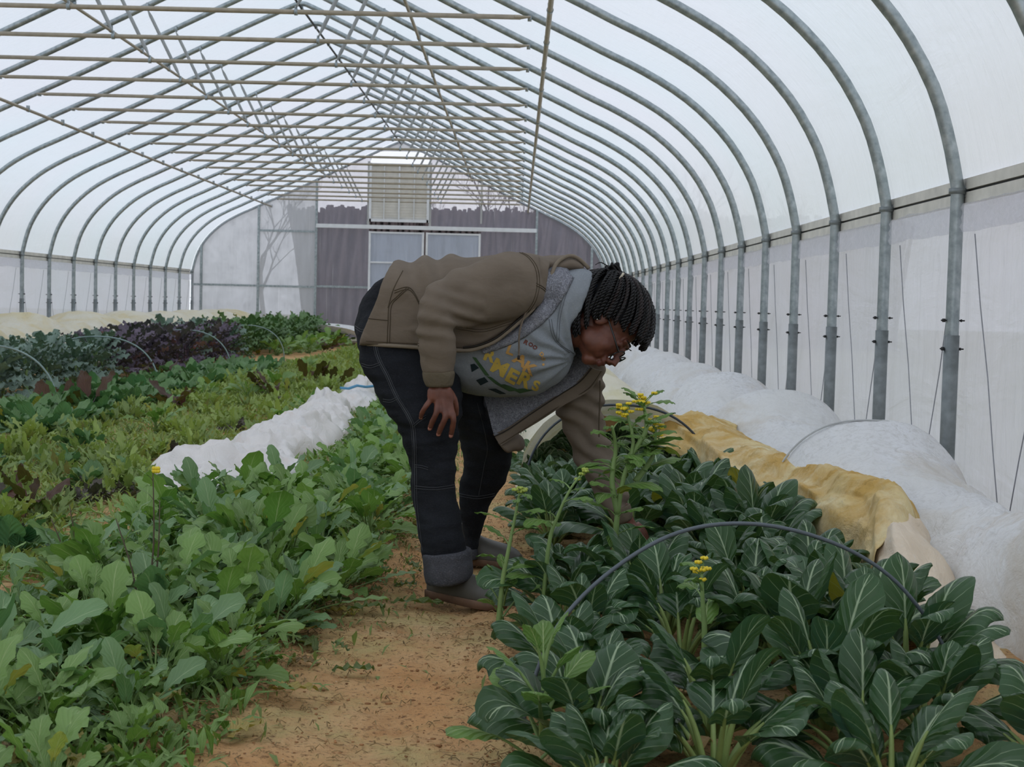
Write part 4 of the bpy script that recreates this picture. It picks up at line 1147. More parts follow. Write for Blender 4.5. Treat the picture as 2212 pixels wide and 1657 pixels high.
nearD = [([z3(790, 520, YH), z3(700, 640, YH-.006), z3(635, 730, YH-.012), z3(565, 850, YH), z3(545, 945, YH+.016)], .0078),
         ([z3(880, 560, YH-.004), z3(870, 700, YH-.008), z3(848, 860, YH-.016), z3(770, 1030, YH-.004), z3(722, 1160, YH+.012)], .0086),
         ([z3(985, 580, YH-.006), z3(1015, 760, YH-.010), z3(1028, 945, YH-.020), z3(945, 1130, YH-.008), z3(893, 1275, YH+.010)], .0090),
         ([z3(1110, 580, YH-.004), z3(1150, 780, YH-.008), z3(1195, 970, YH-.016), z3(1170, 1150, YH-.004), z3(1140, 1305, YH+.012)], .0086)]
thumbN = ([z3(1120, 430, YH+.01), z3(1195, 560, YH+.015), z3(1235, 700, YH+.02), z3(1243, 870, YH+.03)], .0095)
hand(g, [W0, S(950, 835, 4.44), S(951, 846, 4.437)], [[S(945+dx*.35, 838, 4.438), z3(a, 420, YH), z3(b, 520, YH), z3(c_, 610, YH-.003)] for dx, a, b, c_ in ((-18, 775, 765, 770), (-6, 880, 880, 878), (6, 985, 985, 990), (18, 1080, 1100, 1120))], nearD, thumbN)
g.tube([S(1150, 610, 4.70), S(1040, 640, 4.53), S(945, 662, 4.43), W0], [.045, .043, .038, .029], 12)
# far arm and hand in the leaves
YF = 4.95
W1 = S(1352, 1118, YF)
g.tube([S(1215, 690, 4.95), S(1252, 830, 5.0), S(1275, 940, 4.99), S(1300, 1020, 4.97), W1], [.045, .042, .038, .032, .026], 12)
hand(g, [W1, S(1362, 1135, YF), S(1370, 1148, YF)], [[S(1364+k*3, 1138-k*2, YF-.02+k*.014), S(1374+k*3, 1152-k*3, YF-.026+k*.017), S(1384+k*2, 1165-k*4, YF-.028+k*.018), S(1390+k*2, 1174-k*3, YF-.028+k*.018)] for k in range(4)],
     [([S(1390+k*2, 1172-k*3, YF-.028+k*.018), S(1400+k*1, 1185-k*3, YF-.028+k*.018), S(1398, 1202-k*3, YF-.026+k*.016), S(1386, 1208-k*3, YF-.024+k*.015)], .0085) for k in range(4)],
     ([S(1360, 1142, YF-.03), S(1364, 1165, YF-.045), S(1374, 1186, YF-.045), S(1384, 1198, YF-.036)], .0098))
lipc = H(0, .1, -.066)
g.ball(S(1243, 722, 4.76), .045, 12, 8)
BODY = union('body', g, .0034, [SKIN, LIPM], 8)
for p in BODY.polygons:
    q = HM.transposed() @ (p.center-HP)
    if abs(q.x) < .021 and q.y > .099 and -.083 < q.z < -.058: p.material_index = 1
pobj('body', BODY)
# nails
g = Geo()
for (P, r) in nearD:
    a = P[-1]; d = (P[-1]-P[-2]).normalized(); c = a+V((0, -r*.80, 0))-d*.001
    x = d.cross(V((0, 1, 0))).normalized(); n_ = d.cross(x).normalized()
    g.ball(c, (r*.72, r*.95, .0026), 10, 6, Matrix((x, d, n_)).transposed())
pobj('fingernails', g.mesh('fingernails', NAIL))
# brows, lashes; shade in eyelid and lip creases drawn as black lines
g = Geo()
for s in (-1, 1):
    g.tube([H(s*(.016+.006*k), .0915+.001*sin(k)-.0022*(k-2.4)**2*.35, .0045-.0006*k) for k in range(6)], .0011, 5)
    g.tube([H(s*(.014+.008*k), .0965-.0011*(k-1)**2, .036+.0035*sin(k*.7)) for k in range(6)], [.0018, .0026, .003, .0028, .002, .0012], 6, True, [.6]*6)
g.tube([H(.018-.006*k, .1035-.0012*(k-3)**2*.6, -.0662+.0006*abs(k-3)) for k in range(7)], .0009, 5)  # shade where the lips meet, drawn as a black line
pobj('brows_lashes_crease_lines', g.mesh('brow_crease_lines', HAIRM))
# ---- jeans
g = Geo()
loft(g, [((870, 590), (960, 610), PY, .15), ((822, 605), (975, 680), 4.81, .185), ((784, 645), (985, 750), 4.82, .19), ((767, 700), (990, 800), 4.81, .185), ((776, 770), (1000, 830), 4.79, .165)], 24)
loft(g, [((800, 660), (975, 720), 4.75, .14), ((770, 715), (985, 790), 4.72, .15), ((780, 784), (1000, 848), 4.66, .145), ((818, 858), (996, 900), 4.60, .13), ((864, 935), (990, 950), 4.56, .11),
         ((884, 1000), (984, 1005), 4.54, .092), ((887, 1060), (986, 1060), 4.54, .088), ((898, 1115), (995, 1115), 4.53, .086), ((908, 1174), (1007, 1175), 4.52, .085), ((914, 1225), (1014, 1222), 4.52, .084)], 60)
loft(g, [((830, 690), (1000, 760), 4.88, .14), ((880, 790), (1040, 830), 4.94, .145), ((950, 880), (1066, 905), 5.0, .13), ((992, 950), (1098, 955), 5.05, .115), ((1001, 1000), (1106, 990), 5.09, .10), ((992, 1050), (1092, 1040), 5.13, .086),
         ((992, 1100), (1060, 1090), 5.16, .078), ((1002, 1150), (1040, 1152), 5.19, .07), ((1003, 1195), (1034, 1195), 5.2, .068)], 50)
def jfold(p, n):
    k = .0045*fbm(p.x*9+p.z*4, p.y*5, p.z*26, 2)
    knee = exp(-((p.z-.52)/.09)**2); crot = exp(-((p.z-.72)/.1)**2)
    return k*(1+1.4*knee+crot)+.003*sin(p.z*95+p.x*30)*knee*.6
JEAN = union('jeans', g, .007, CJEAN, 5, jfold)
jeans = pobj('jeans', JEAN, label='black denim work jeans')
JB = bvh(JEAN); STITCH = simple('grey_stitching', (62, 64, 68), .8)
g = Geo()
for dx in (-4, 0, 4):
    seam(g, JB, [(808+dx, 700), (814+dx, 763), (838+dx, 815), (857+dx, 857), (882+dx, 898), (893+dx, 930), (896+dx, 1007), (897+dx, 1083), (903+dx, 1140), (909+dx, 1190)], .0011 if dx else .0022, .0006, 80)
for dy in (0, 5):
    seam(g, JB, [(768, 704+dy), (780, 712+dy), (790, 712+dy)], .0011, .0008, 20)
    seam(g, JB, [(782, 785+dy), (800, 790+dy), (822, 783+dy)], .0011, .0008, 20)
    seam(g, JB, [(828, 862+dy), (845, 864+dy), (862, 855+dy)], .0011, .0008, 20)
    seam(g, JB, [(898, 1050+dy), (940, 1053+dy), (984, 1047+dy)], .0012, .0008, 30)
    seam(g, JB, [(893, 922-dy), (905, 912-dy), (920, 902-dy)], .0011, .0008, 20)
    seam(g, JB, [(897, 1004+dy), (912, 1006+dy), (925, 1010+dy)], .0011, .0008, 20)
    seam(g, JB, [(992, 1066+dy), (1030, 1072+dy), (1068, 1066+dy)], .0010, .0008, 20)
seam(g, JB, [(1030, 870), (1052, 960), (1045, 1010), (1034, 1070)], .0011, .0008, 40)
o = link('stitching', g.mesh('stitching', STITCH), jeans)
# rolled cuffs
g = Geo(); loft(g, [((911, 1192), (1015, 1184), 4.52, .090), ((910, 1197), (1020, 1189), 4.52, .096), ((914, 1225), (1022, 1216), 4.52, .100), ((919, 1255), (1021, 1242), 4.52, .100), ((926, 1261), (1014, 1250), 4.52, .092)], 16, 32)
link('rolled_cuff', union('rolled_cuff', g, .006, CCUFF, 2, lambda p, n: .003*fbm(p.x*12, p.y*12, p.z*20, 2)), jeans, label='grey fleece turn-up')
g = Geo(); loft(g, [((1001, 1178), (1036, 1178), 5.2, .072), ((999, 1190), (1038, 1190), 5.2, .078), ((1001, 1204), (1036, 1204), 5.2, .078)], 10, 24)
link('rolled_cuff', union('rolled_cuff', g, .006, CCUFF, 2), jeans)
# ---- boots
BOOTM = simple('olive_grey_rubber', (80, 77, 71), .5, 0, .12, 12, .15, 40, .003); SOLEM = simple('brown_rubber_sole', (108, 84, 68), .8, 0, .2, 30)
def boot(hx, hy, ang, label):
    d = V((cos(ang), sin(ang), 0)); s = V((-sin(ang), cos(ang), 0)); o = V((hx, hy, 0))
    def P(a, b, c): return o+d*a+s*b+V((0, 0, c))
    r = None
    g = Geo(); rows = []
    outl = [(-.035, .0), (-.03, .030), (0, .040), (.06, .036), (.13, .047), (.19, .053), (.235, .047), (.262, .026), (.270, 0)]
    def pl(z, k): return [P(a*k+(.02 if k < 1 else 0)*0, b*k, z) for a, b in outl]+[P(a*k, -b*k, z) for a, b in outl[-2:0:-1]]
    g.grid([pl(.004, .97), pl(.004, 1.0), pl(.026, 1.02), pl(.030, .985)], closed=True, cap=True)
    sole = g.mesh('sole', SOLEM)
    g = Geo()
    for t, zt, w in ((-.02, .10, .9), (.02, .115, 1), (.07, .10, 1), (.12, .075, 1.1), (.17, .066, 1.15), (.22, .055, 1.0), (.248, .040, .7)):
        pass
    secs = [(-.034, .03, .09, .016), (-.02, .03, .12, .034), (.02, .03, .15, .040), (.06, .03, .135, .040), (.10, .03, .110, .045), (.15, .03, .098, .050), (.20, .03, .090, .051), (.235, .03, .076, .042), (.260, .03, .056, .022)]
    rows = []
    for a, z0, z1, w in secs:
        row = []
        for i in range(20):
            t = pi*i/19; row.append(P(a, w*cos(t)*(1 if True else 0), z0-.004+(z1-z0)*(sin(t)**.7)))
        rows.append(row)
    g.grid(rows, closed=True, cap=True)
    g.tube([P(.025, 0, .05), P(.022, 0, .10), P(.02, 0, .15)], [.043, .042, .042], 16)
    up = union('boot', g, .005, BOOTM, 5)
    ob = pobj('boot', up, label=label); link('sole', sole, ob, label='mud-brown rubber sole')
boot(-.235, 4.585, math.radians(-38), 'near olive grey rubber boot'); boot(-.205, 5.235, math.radians(-24), 'far olive grey rubber boot')
# ---- sweatshirt
g = Geo()
loft(g, [((900, 640), (940, 770), PY, .15), ((955, 610), (985, 838), PY, .18), ((1000, 600), (1025, 855), PY, .195), ((1060, 590), (1080, 858), PY, .20), ((1110, 585), (1135, 857), PY, .195), ((1150, 590), (1185, 842), PY, .185),
         ((1185, 600), (1222, 806), PY, .155), ((1205, 600), (1240, 765), PY, .12)], 44, 36)
g2 = Geo()
loft(g, [((1192, 592), (1178, 742), PY, .135), ((1222, 578), (1194, 756), 4.79, .138), ((1256, 576), (1206, 762), 4.785, .128), ((1284, 591), (1217, 742), 4.78, .105)], 20, 32)
def sfold(p, n):
    t = p-S(1240, 775, 4.7); a = math.atan2(t.z, -t.x); r_ = t.length
    return .006*sin(a*15+2*fbm(p.x*6, p.y*6, p.z*6))*exp(-((r_-.12)/.12)**2)+.004*fbm(p.x*8, p.y*8, p.z*14, 2)
SW = union('sweatshirt', g, .007, CSWEAT, 4, sfold)
sweat = pobj('sweatshirt', SW, label='grey marl hooded sweatshirt with a farm print'); SB = bvh(SW)
g = Geo()
for dd in (0, 5):
    seam(g, SB, [(1186+dd, 690), (1192+dd, 720), (1203+dd, 740), (1222+dd, 755), (1234+dd, 763)], .0016, .001, 30)
    seam(g, SB, [(1240-dd, 600), (1222-dd, 640), (1210-dd, 690), (1207-dd, 740)], .0013, .001, 30)
link('hood_seam', g.mesh('hood_seam', mat_cloth('seam_grey', (112, 116, 122))), sweat)
# navy inner collar
g = Geo(); g.tube(spline([S(1290, 618, 4.74), S(1262, 648, 4.71), S(1248, 684, 4.70), S(1242, 722, 4.71)], 14), [.009]*14, 8); pobj('inner_collar', g.mesh('inner_collar', CNAVY), label='navy inner collar')
# ---- printed letters: shapes laid on the cloth
PR = {'gold': simple('gold_print', (190, 164, 76), .8, 0, .08, 30), 'orange': simple('orange_print', (188, 146, 84), .8, 0, .08, 30), 'rust': simple('rust_print', (104, 56, 46), .8), 'teal': simple('dark_teal_print', (20, 38, 42), .85), 'green': simple('green_print', (56, 84, 52), .85, 0, .3, 25)}
def on_cloth(g, bv, polys, off=.0015):
    """polys: lists of pixel polygons, subdivided and laid on the cloth"""
    for vs, fs in polys:
        idx = {}
        ok = True; pts = []
        for (x, y) in vs:
            h, nn = hit(bv, x, y)
            if h is None: ok = False; break
            if nn.dot(h-CAM) > 0: nn = -nn
            pts.append(tuple(h+nn*off))
        if not ok: continue
        b0 = len(g.v); g.v += pts
        for f in fs: g.face([b0+i for i in f])
def letter(ch, cx, cy, hgt, ang, wide=1.0, bold=.04):
    cu = bpy.data.curves.new('t', 'FONT'); cu.body = ch; cu.size = 1.0; cu.offset = bold; cu.align_x = 'CENTER'; cu.align_y = 'CENTER'; cu.resolution_u = 4; cu.fill_mode = 'FRONT' if cu.dimensions == '2D' else 'BOTH'
    o = bpy.data.objects.new('t', cu); COL.objects.link(o)
    dg = bpy.context.evaluated_depsgraph_get(); me = bpy.data.meshes.new_from_object(o.evaluated_get(dg))
    import bmesh
    bm = bmesh.new(); bm.from_mesh(me); bmesh.ops.triangulate(bm, faces=bm.faces)
    bmesh.ops.remove_doubles(bm, verts=bm.verts, dist=1e-4)
    for _ in range(2): bmesh.ops.subdivide_edges(bm, edges=[e for e in bm.edges if e.calc_length() > .10], cuts=1)
    bmesh.ops.triangulate(bm, faces=bm.faces)
    xs_ = [v.co.x for v in bm.verts]; ys_ = [v.co.y for v in bm.verts]; mx = (max(xs_)+min(xs_))/2; my = (max(ys_)+min(ys_))/2; hh = max(ys_)-min(ys_)
    bm.verts.index_update(); vs = []
    ca, sa = cos(ang), sin(ang)
    for v in bm.verts:
        x = (v.co.x-mx)/hh*hgt*wide; y = -(v.co.y-my)/hh*hgt
        vs.append((cx+x*ca-y*sa, cy+x*sa+y*ca))
    fs = [[v.index for v in f.verts] for f in bm.faces]; bm.free()
    bpy.data.objects.remove(o); bpy.data.curves.remove(cu); bpy.data.meshes.remove(me)
    return vs, fs
z2 = lambda x, y: (960+x/6.144, 660+y/6.144)
def put_text(items, mat, nm):
    g = Geo()
    for ch, zx, zy, h_, a, w_ in items:
        x, y = z2(zx, zy); on_cloth(g, SB, [letter(ch, x, y, 1.16*h_/6.144, math.radians(a), w_)], .002)
    if g.f: link(nm, g.mesh(nm, PR[mat], False), sweat)
put_text([('R', 610, 665, 140, 20, 1.1), ('M', 735, 820, 170, 28, 1.1), ('E', 905, 935, 165, 28, 1.2), ('R', 1075, 985, 165, 28, 1.1), ('S', 1215, 1060, 120, 20, 1.1)], 'gold', 'print_farmers')
put_text([('L', 880, 590, 110, 20, 1.2), ('A', 1010, 720, 130, 32, 1.3), ('K', 1140, 835, 130, 32, 1.2)], 'orange', 'print_upper_word')
put_text([('R', 1085, 490, 55, 30, 1.1), ('O', 1145, 518, 50, 30, 1.0), ('O', 1200, 555, 50, 35, 1.0)], 'rust', 'print_small_word')
put_text([('D', 1290, 650, 45, 40, 1.1), ('O', 1312, 705, 42, 45, 1.1), ('.', 1312, 785, 28, 0, 1.0)], 'orange', 'print_small_letters')
def quad(pts, n=8):
    P = [z2(*p) for p in pts]; vs = []; fs = []
    for i in range(n+1):
        for j in range(n+1):
            a = (P[0][0]*(1-j/n)+P[1][0]*j/n, P[0][1]*(1-j/n)+P[1][1]*j/n); b = (P[3][0]*(1-j/n)+P[2][0]*j/n, P[3][1]*(1-j/n)+P[2][1]*j/n)
            vs.append((a[0]*(1-i/n)+b[0]*i/n, a[1]*(1-i/n)+b[1]*i/n))
    for i in range(n):
        for j in range(n): a = i*(n+1)+j; fs.append((a, a+1, a+n+2, a+n+1))
    return vs, fs
g = Geo(); on_cloth(g, SB, [quad(q) for q in ([(345, 780), (400, 768), (460, 825), (365, 878)], [(420, 985), (530, 945), (585, 1005), (480, 1055)], [(575, 1100), (680, 1095), (820, 1165), (740, 1170)])], .0022)
link('print_teal_blocks', g.mesh('p', PR['teal'], False), sweat)
g = Geo(); on_cloth(g, SB, [quad(q, 10) for q in ([(370, 680), (420, 690), (600, 930), (540, 925)], [(550, 930), (620, 945), (760, 1050), (680, 1040)], [(690, 1045), (800, 1040), (1010, 1120), (860, 1135)], [(900, 1110), (1040, 1095), (1180, 1120), (1000, 1160)])], .0018)
link('print_green_field', g.mesh('p', PR['green'], False), sweat)
# ---- jacket
g = Geo()
loft(g, [((856, 563), (787, 746), PY, .226), ((885, 561), (832, 748), PY, .236), ((925, 560), (890, 750), PY, .240), ((975, 553), (945, 755), PY, .243), ((1030, 553), (1012, 756), PY, .243), ((1080, 547), (1072, 732), PY, .242),
         ((1120, 545), (1118, 698), PY, .235), ((1155, 550), (1153, 664), PY, .212), ((1190, 560), (1182, 630), PY, .168)], 60, 64, ex=2.3, exl=12.0)
# hood lying on the shoulders
loft(g, [((1165, 556), (1170, 600), 4.82, .13), ((1200, 552), (1205, 602), 4.84, .15), ((1235, 554), (1235, 596), 4.85, .14), ((1262, 572), (1255, 592), 4.85, .10)], 20, 24)
# near sleeve
loft(g, [((1165, 552), (1178, 640), 4.66, .07), ((1140, 546), (1165, 662), 4.62, .085), ((1095, 541), (1120, 690), 4.58, .092), ((1045, 556), (1065, 702), 4.54, .088), ((995, 577), (1022, 708), 4.50, .082), ((950, 600), (992, 705), 4.46, .076),
         ((915, 637), (985, 702), 4.43, .072), ((904, 680), (983, 715), 4.42, .066), ((903, 730), (984, 742), 4.42, .060), ((907, 775), (983, 778), 4.43, .055), ((912, 805), (981, 805), 4.435, .050)], 66, 30)
# far sleeve
loft(g, [((1185, 640), (1262, 660), 4.95, .09), ((1195, 730), (1285, 740), 4.99, .085), ((1200, 800), (1306, 790), 5.0, .08), ((1204, 880), (1304, 858), 5.0, .076), ((1217, 933), (1305, 908), 5.0, .072), ((1241, 990), (1323, 962), 4.99, .066), ((1267, 1045), (1346, 1028), 4.97, .060), ((1300, 1092), (1358, 1072), 4.96, .050), ((1316, 1112), (1361, 1094), 4.955, .044)], 56, 28)
EL = S(975, 705, 4.42)
def wf(p, n):
    k = 0.0
    d = (p-EL).length
    # stacked folds inside the elbow and down the forearm
    if p.y < 4.56 and p.x < -.10:
        k += .0055*sin((p.z*.97+p.x*.25)*150+2.5*fbm(p.x*7, 0, p.z*6, 2))*exp(-(d/.11)**2)
        k += .0035*sin(p.z*130+p.x*30)*(1 if p.z < .92 else 0)*max(0, min(1, (.92-p.z)/.05))*exp(-((p.z-.84)/.1)**2)
    k += .008*fbm(p.x*5, p.y*4, p.z*9, 2)*(1 if p.y > 4.5 else .7)-.006*max(0, .35-abs(fbm(p.x*6+3, p.y*3, p.z*8-p.x*5, 2)))*(1 if p.y < 4.9 else .4)
    if p.y > 4.9 and p.z < .80: k += .0065*sin(p.z*95+p.x*60+2*fbm(p.x*8, 1, p.z*8))
    # waist bunching on the back
    q = exp(-((p.x+.30)/.10)**2)*max(0, min(1, (p.z-.95)/.08)); k += q*.012*sin(p.x*62+p.z*25)
    return k
JK = union('jacket', g, .0065, CJACK, 4, wf)
jacket = pobj('jacket', JK, label='taupe zip jacket hanging open'); KB = bvh(JK)
DB = mat_cloth('dark_jacket_seam', (82, 73, 60)); LB = mat_cloth('light_jacket_edge', (128, 117, 102))
g = Geo()
for dd in (0, 5):
    seam(g, KB, [(790+dd*.2, 742-dd), (830, 744-dd), (870, 746-dd), (905, 747-dd)], .0012, .0008)
    seam(g, KB, [(836+dd, 748), (838+dd, 700), (841+dd, 660), (858+dd, 640), (878+dd, 622)], .0014, .0008)
    seam(g, KB, [(852, 628+dd), (872, 621+dd), (885, 622+dd), (896, 634+dd), (905, 652+dd)], .0014, .0008)
    seam(g, KB, [(1118+dd, 544), (1140+dd, 556), (1156+dd, 580), (1160+dd, 615), (1152+dd, 650), (1135+dd, 676)], .0014, .0008)
    seam(g, KB, [(1158, 612+dd), (1170, 618+dd), (1180, 626+dd)], .0014, .0008)
    seam(g, KB, [(985, 705+dd), (1040, 712+dd), (1085, 700+dd), (1130, 684+dd)], .0011, .0006)
seam(g, KB, [(796, 688), (815, 690), (838, 692)], .0014, .0008)
seam(g, KB, [(870, 585), (850, 625), (838, 665)], .0014, .0008)
link('stitching', g.mesh('stitching', DB), jacket)
# near front edge with zip
def edge(ptsx, r, mat, nm, parent=None, fl=None, n=50, **k):
    g = Geo(); g.tube(spline(ptsx, n), r, 8, True, [fl]*n if fl else None); return link(nm, g.mesh(nm, mat), parent or jacket, **k)
def nearedge(dy, dY=0.0): return [S(x, y+dy, Y+dY) for x, y, Y in ((794, 744, 4.60), (830, 746, 4.570), (880, 749, 4.560), (940, 754, 4.558), (1000, 757, 4.558), (1030, 753, 4.56), (1068, 738, 4.564), (1100, 714, 4.568), (1125, 692, 4.575), (1150, 668, 4.595), (1166, 645, 4.62), (1178, 622, 4.64), (1190, 595, 4.66), (1204, 567, 4.69), (1228, 553, 4.73), (1250, 559, 4.755), (1272, 580, 4.77))]
edge(nearedge(0), .0064, LB, 'front_edge', n=80, fl=1.0)
edge(nearedge(-6, -.004)[4:12], .0035, simple('zip_teeth', (44, 40, 36), .5, .5), 'zip')
g = Geo(); g.box(S(796, 762, 4.62), (.010, .004, .034)); g.box(S(798, 752, 4.62), (.016, .006, .010)); link('zip_pull', g.mesh('zip_pull', simple('brass_zip', (150, 128, 96), .4, .7), False), jacket)
edge([S(1160, 652, 4.575), S(1141, 668, 4.565), S(1130, 690, 4.56), S(1122, 720, 4.555), S(1121, 755, 4.56), S(1121, 768, 4.56)], .0032, CJACK, 'drawstring')
edge([S(1121, 768, 4.56), S(1120, 777, 4.56)], .0042, simple('dark_aglet', (30, 22, 18), .4), 'drawstring_tip', n=4)
edge([S(1296, 822, 4.90), S(1296, 860, 4.90), S(1294, 910, 4.90), S(1294, 944, 4.90)], .0022, DB, 'drawstring')
# near cuff
g = Geo(); loft(g, [((913, 800), (981, 800), 4.436, .050), ((912, 806), (983, 806), 4.437, .053), ((914, 820), (981, 820), 4.438, .048), ((919, 832), (978, 832), 4.44, .044), ((922, 836), (974, 836), 4.44, .038)], 16, 28)
link('ribbed_cuff', union('cuff', g, .004, CRIB, 2), jacket)
g = Geo(); loft(g, [((1312, 1104), (1361, 1086), 4.956, .047), ((1322, 1122), (1366, 1106), 4.952, .044), ((1330, 1134), (1367, 1119), 4.95, .038)], 12, 24)
link('ribbed_cuff', union('cuff', g, .005, CRIB, 2), jacket)
# sherpa collar
g = Geo(); loft(g, [((1180, 572), (1150, 675), PY, .172), ((1200, 564), (1172, 690), PY, .165), ((1222, 566), (1190, 700), PY, .150), ((1236, 585), (1205, 690), PY, .138)], 22, 32)
# front lining strip running down inside the near edge
loft(g, [((1150, 660), (1165, 690), 4.66, .045), ((1125, 690), (1138, 715), 4.64, .040), ((1090, 720), (1098, 738), 4.63, .035), ((1055, 742), (1060, 756), 4.63, .03)], 16, 16)
link('sherpa_collar', union('sherpa', g, .006, CSHERPA, 3, lambda p, n: .002*fbm(p.x*60, p.y*60, p.z*60, 2)), jacket, label='grey sherpa lined collar')
def band(name, out, inn, bv, mat, off, parent, n=60, m=9, th=.010, **k):
    O = spline([(x, y, 0) for x, y in out], n); I = spline([(x, y, 0) for x, y in inn], n); rows = []
    for a, b in zip(O, I):
        row = []
        for j in range(m):
            p = a.lerp(b, j/(m-1)); h, nn = hit(bv, p.x, p.y)
            if h is None: row = None; break
            if nn.dot(h-CAM) > 0: nn = -nn
            row.append(h+nn*(off+th*sin(pi*j/(m-1))**.6+.0015*fbm(h.x*90, h.y*90, h.z*90, 2)))
        if row: rows.append(row)
    g = Geo(); g.grid(rows); o = link(name, g.mesh(name, mat), parent, **k); md = o.modifiers.new('t', 'SOLIDIFY'); md.thickness = .004; return o
band('sherpa_facing', [(1207, 578), (1192, 607), (1178, 640), (1152, 676), (1122, 706), (1086, 732), (1040, 755)], [(1240, 590), (1228, 622), (1200, 667), (1166, 702), (1124, 732), (1092, 747), (1045, 762)], SB, CSHERPA, .002, jacket, label='grey sherpa facing beside the open zip')
# far front panel hanging open
TT = [[(1262, 720, 4.90), (1268, 770, 4.86), (1276, 793, 4.84), (1303, 802, 4.86)],
      [(1240, 760, 4.92), (1240, 800, 4.88), (1250, 822, 4.87), (1274, 842, 4.88)],
      [(1190, 790, 4.94), (1195, 830, 4.90), (1205, 852, 4.885), (1222, 872, 4.89)],
      [(1130, 800, 4.95), (1140, 860, 4.90), (1150, 888, 4.885), (1168, 908, 4.89)],
      [(1070, 800, 4.95), (1085, 880, 4.89), (1100, 922, 4.875), (1116, 940, 4.88)],
      [(1030, 800, 4.95), (1052, 880, 4.89), (1067, 938, 4.87), (1082, 962, 4.87)]]
def panel(c0, c1, n1, n2, dY):
    C = [spline([S(*p) for p in r], 31) for r in TT]; rows = []
    for j in range(n1):
        row = []
        for i in range(n2):
            t = lerp(c0, c1, i/(n2-1))*30
            p = crom([crom(c, min(t, 29.999)) for c in C], (len(C)-1)*j/(n1-1)); w_ = .010*sin(j/n1*9+i/n2*2)*(i/n2)
            row.append(p+V((0, dY+w_, 0)))
        rows.append(row)
    return rows
def shell(rows_f, rows_b, mat, nm, **k):
    g = Geo(); g.grid(rows_f); g.grid([r[::-1] for r in rows_b]); 
    R0 = rows_f; B = rows_b
    g.grid([[r[-1] for r in R0], [r[-1] for r in B]]); g.grid([[r[0] for r in B], [r[0] for r in R0]]); g.grid([R0[-1], B[-1]][::-1]); g.grid([R0[0], B[0]])
    return link(nm, g.mesh(nm, mat), jacket, **k)
shell(panel(0, .70, 60, 20, -.004), panel(0, .70, 60, 20, .008), CSHERPA, 'sherpa_lining', label='grey sherpa lining of the far front')
shell(panel(.66, 1, 60, 10, -.010), panel(.66, 1, 60, 10, .018), CJACK, 'front_band', label='taupe front band with zip')
shell(panel(0, 1, 60, 20, .010), panel(0, 1, 60, 20, .022), CJACK, 'far_front')
C_ = panel(.70, .70, 50, 2, -.013)
edge([r[0] for r in C_], .0022, simple('zip_tape_dark', (48, 42, 36), .7), 'zip_tape', n=60)
C_ = panel(.93, .93, 50, 2, -.014)
edge([r[0] for r in C_], .0016, DB, 'stitching_far', n=60)
g = Geo(); loft(g, [((1066, 938), (1086, 966), 4.90, .03), ((1078, 950), (1098, 979), 4.92, .05), ((1100, 938), (1112, 977), 4.95, .06), ((1122, 940), (1128, 970), 4.98, .05), ((1132, 948), (1134, 960), 5.0, .02)], 22, 20)
link('hem_corner', union('hem', g, .006, CJACK, 3, lambda p, n: .004*sin(p.x*90+p.z*40)), jacket)
# ---- eyeglasses
g = Geo(); gl = Geo()
gz = -.012
for s in (-1, 1):
    c = (s*.035, .111, gz); N = 28
    g.tube([H(c[0]+.029*cos(2*pi*i/N), c[1]-.004*abs(cos(2*pi*i/N))*(1 if cos(2*pi*i/N)*s > 0 else 0), c[2]+.0255*sin(2*pi*i/N)) for i in range(N+1)], .0024, 6)
    gl.grid([[H(c[0]+.028*t*cos(2*pi*i/N), c[1], c[2]+.0245*t*sin(2*pi*i/N)) for i in range(N)] for t in (.02, .5, 1)], closed=True)
    g.tube([H(s*.064, .108, gz+.006), H(s*.071, .103, gz+.007), H(s*.078, .05, gz+.012), H(s*.083, -.01, gz+.016), H(s*.080, -.04, gz-.002)], [.0026, .0034, .0030, .0026, .002], 6)
g.tube([H(-.007, .112, gz+.005), H(0, .120, gz+.010), H(.007, .112, gz+.005)], .0022, 6)
gx = pobj('eyeglasses', g.mesh('eyeglasses', BLACKP), label='thin round black eyeglasses')
b = M('spectacle_lens'); LENS = b.done(b.mixs(.16, b.n('BsdfTransparent', {'Color': (.9, .9, .93, 1)}).outputs[0], b.n('BsdfGlossy', {'Roughness': .03}).outputs[0]))
link('lens', gl.mesh('lens', LENS), gx)
# ---- hair
g = Geo()
HE = (.094, .134, .124); HC0 = (0, -.042, .014)
def hs(v, lift=0.0):
    """direction in head space -> point on the hair shell"""
    v = V(v).normalized(); return V((HC0[0]+v.x*(HE[0]+lift), HC0[1]+v.y*(HE[1]+lift), HC0[2]+v.z*(HE[2]+lift)))
gc = Geo()
cap = []
bd = V((0, -.90, .44)).normalized()
ends = []
for k in range(64):
    t = k/63; s = 1
    a = t*pi     # 0 front .. pi nape
    EP = [(0, .100, .094), (.03, .099, .092), (.055, .088, .084), (.075, .070, .074), (.089, .034, .046), (.094, -.012, .012), (.096, -.036, -.016), (.096, -.030, -.060), (.090, -.012, -.098), (.076, -.028, -.130), (.045, -.080, -.125), (.0, -.105, -.115)]
    ends.append(crom([V(q) for q in EP], t*(len(EP)-1)*.9999))
rb = random.Random(21); cb = 0
gB = Geo()
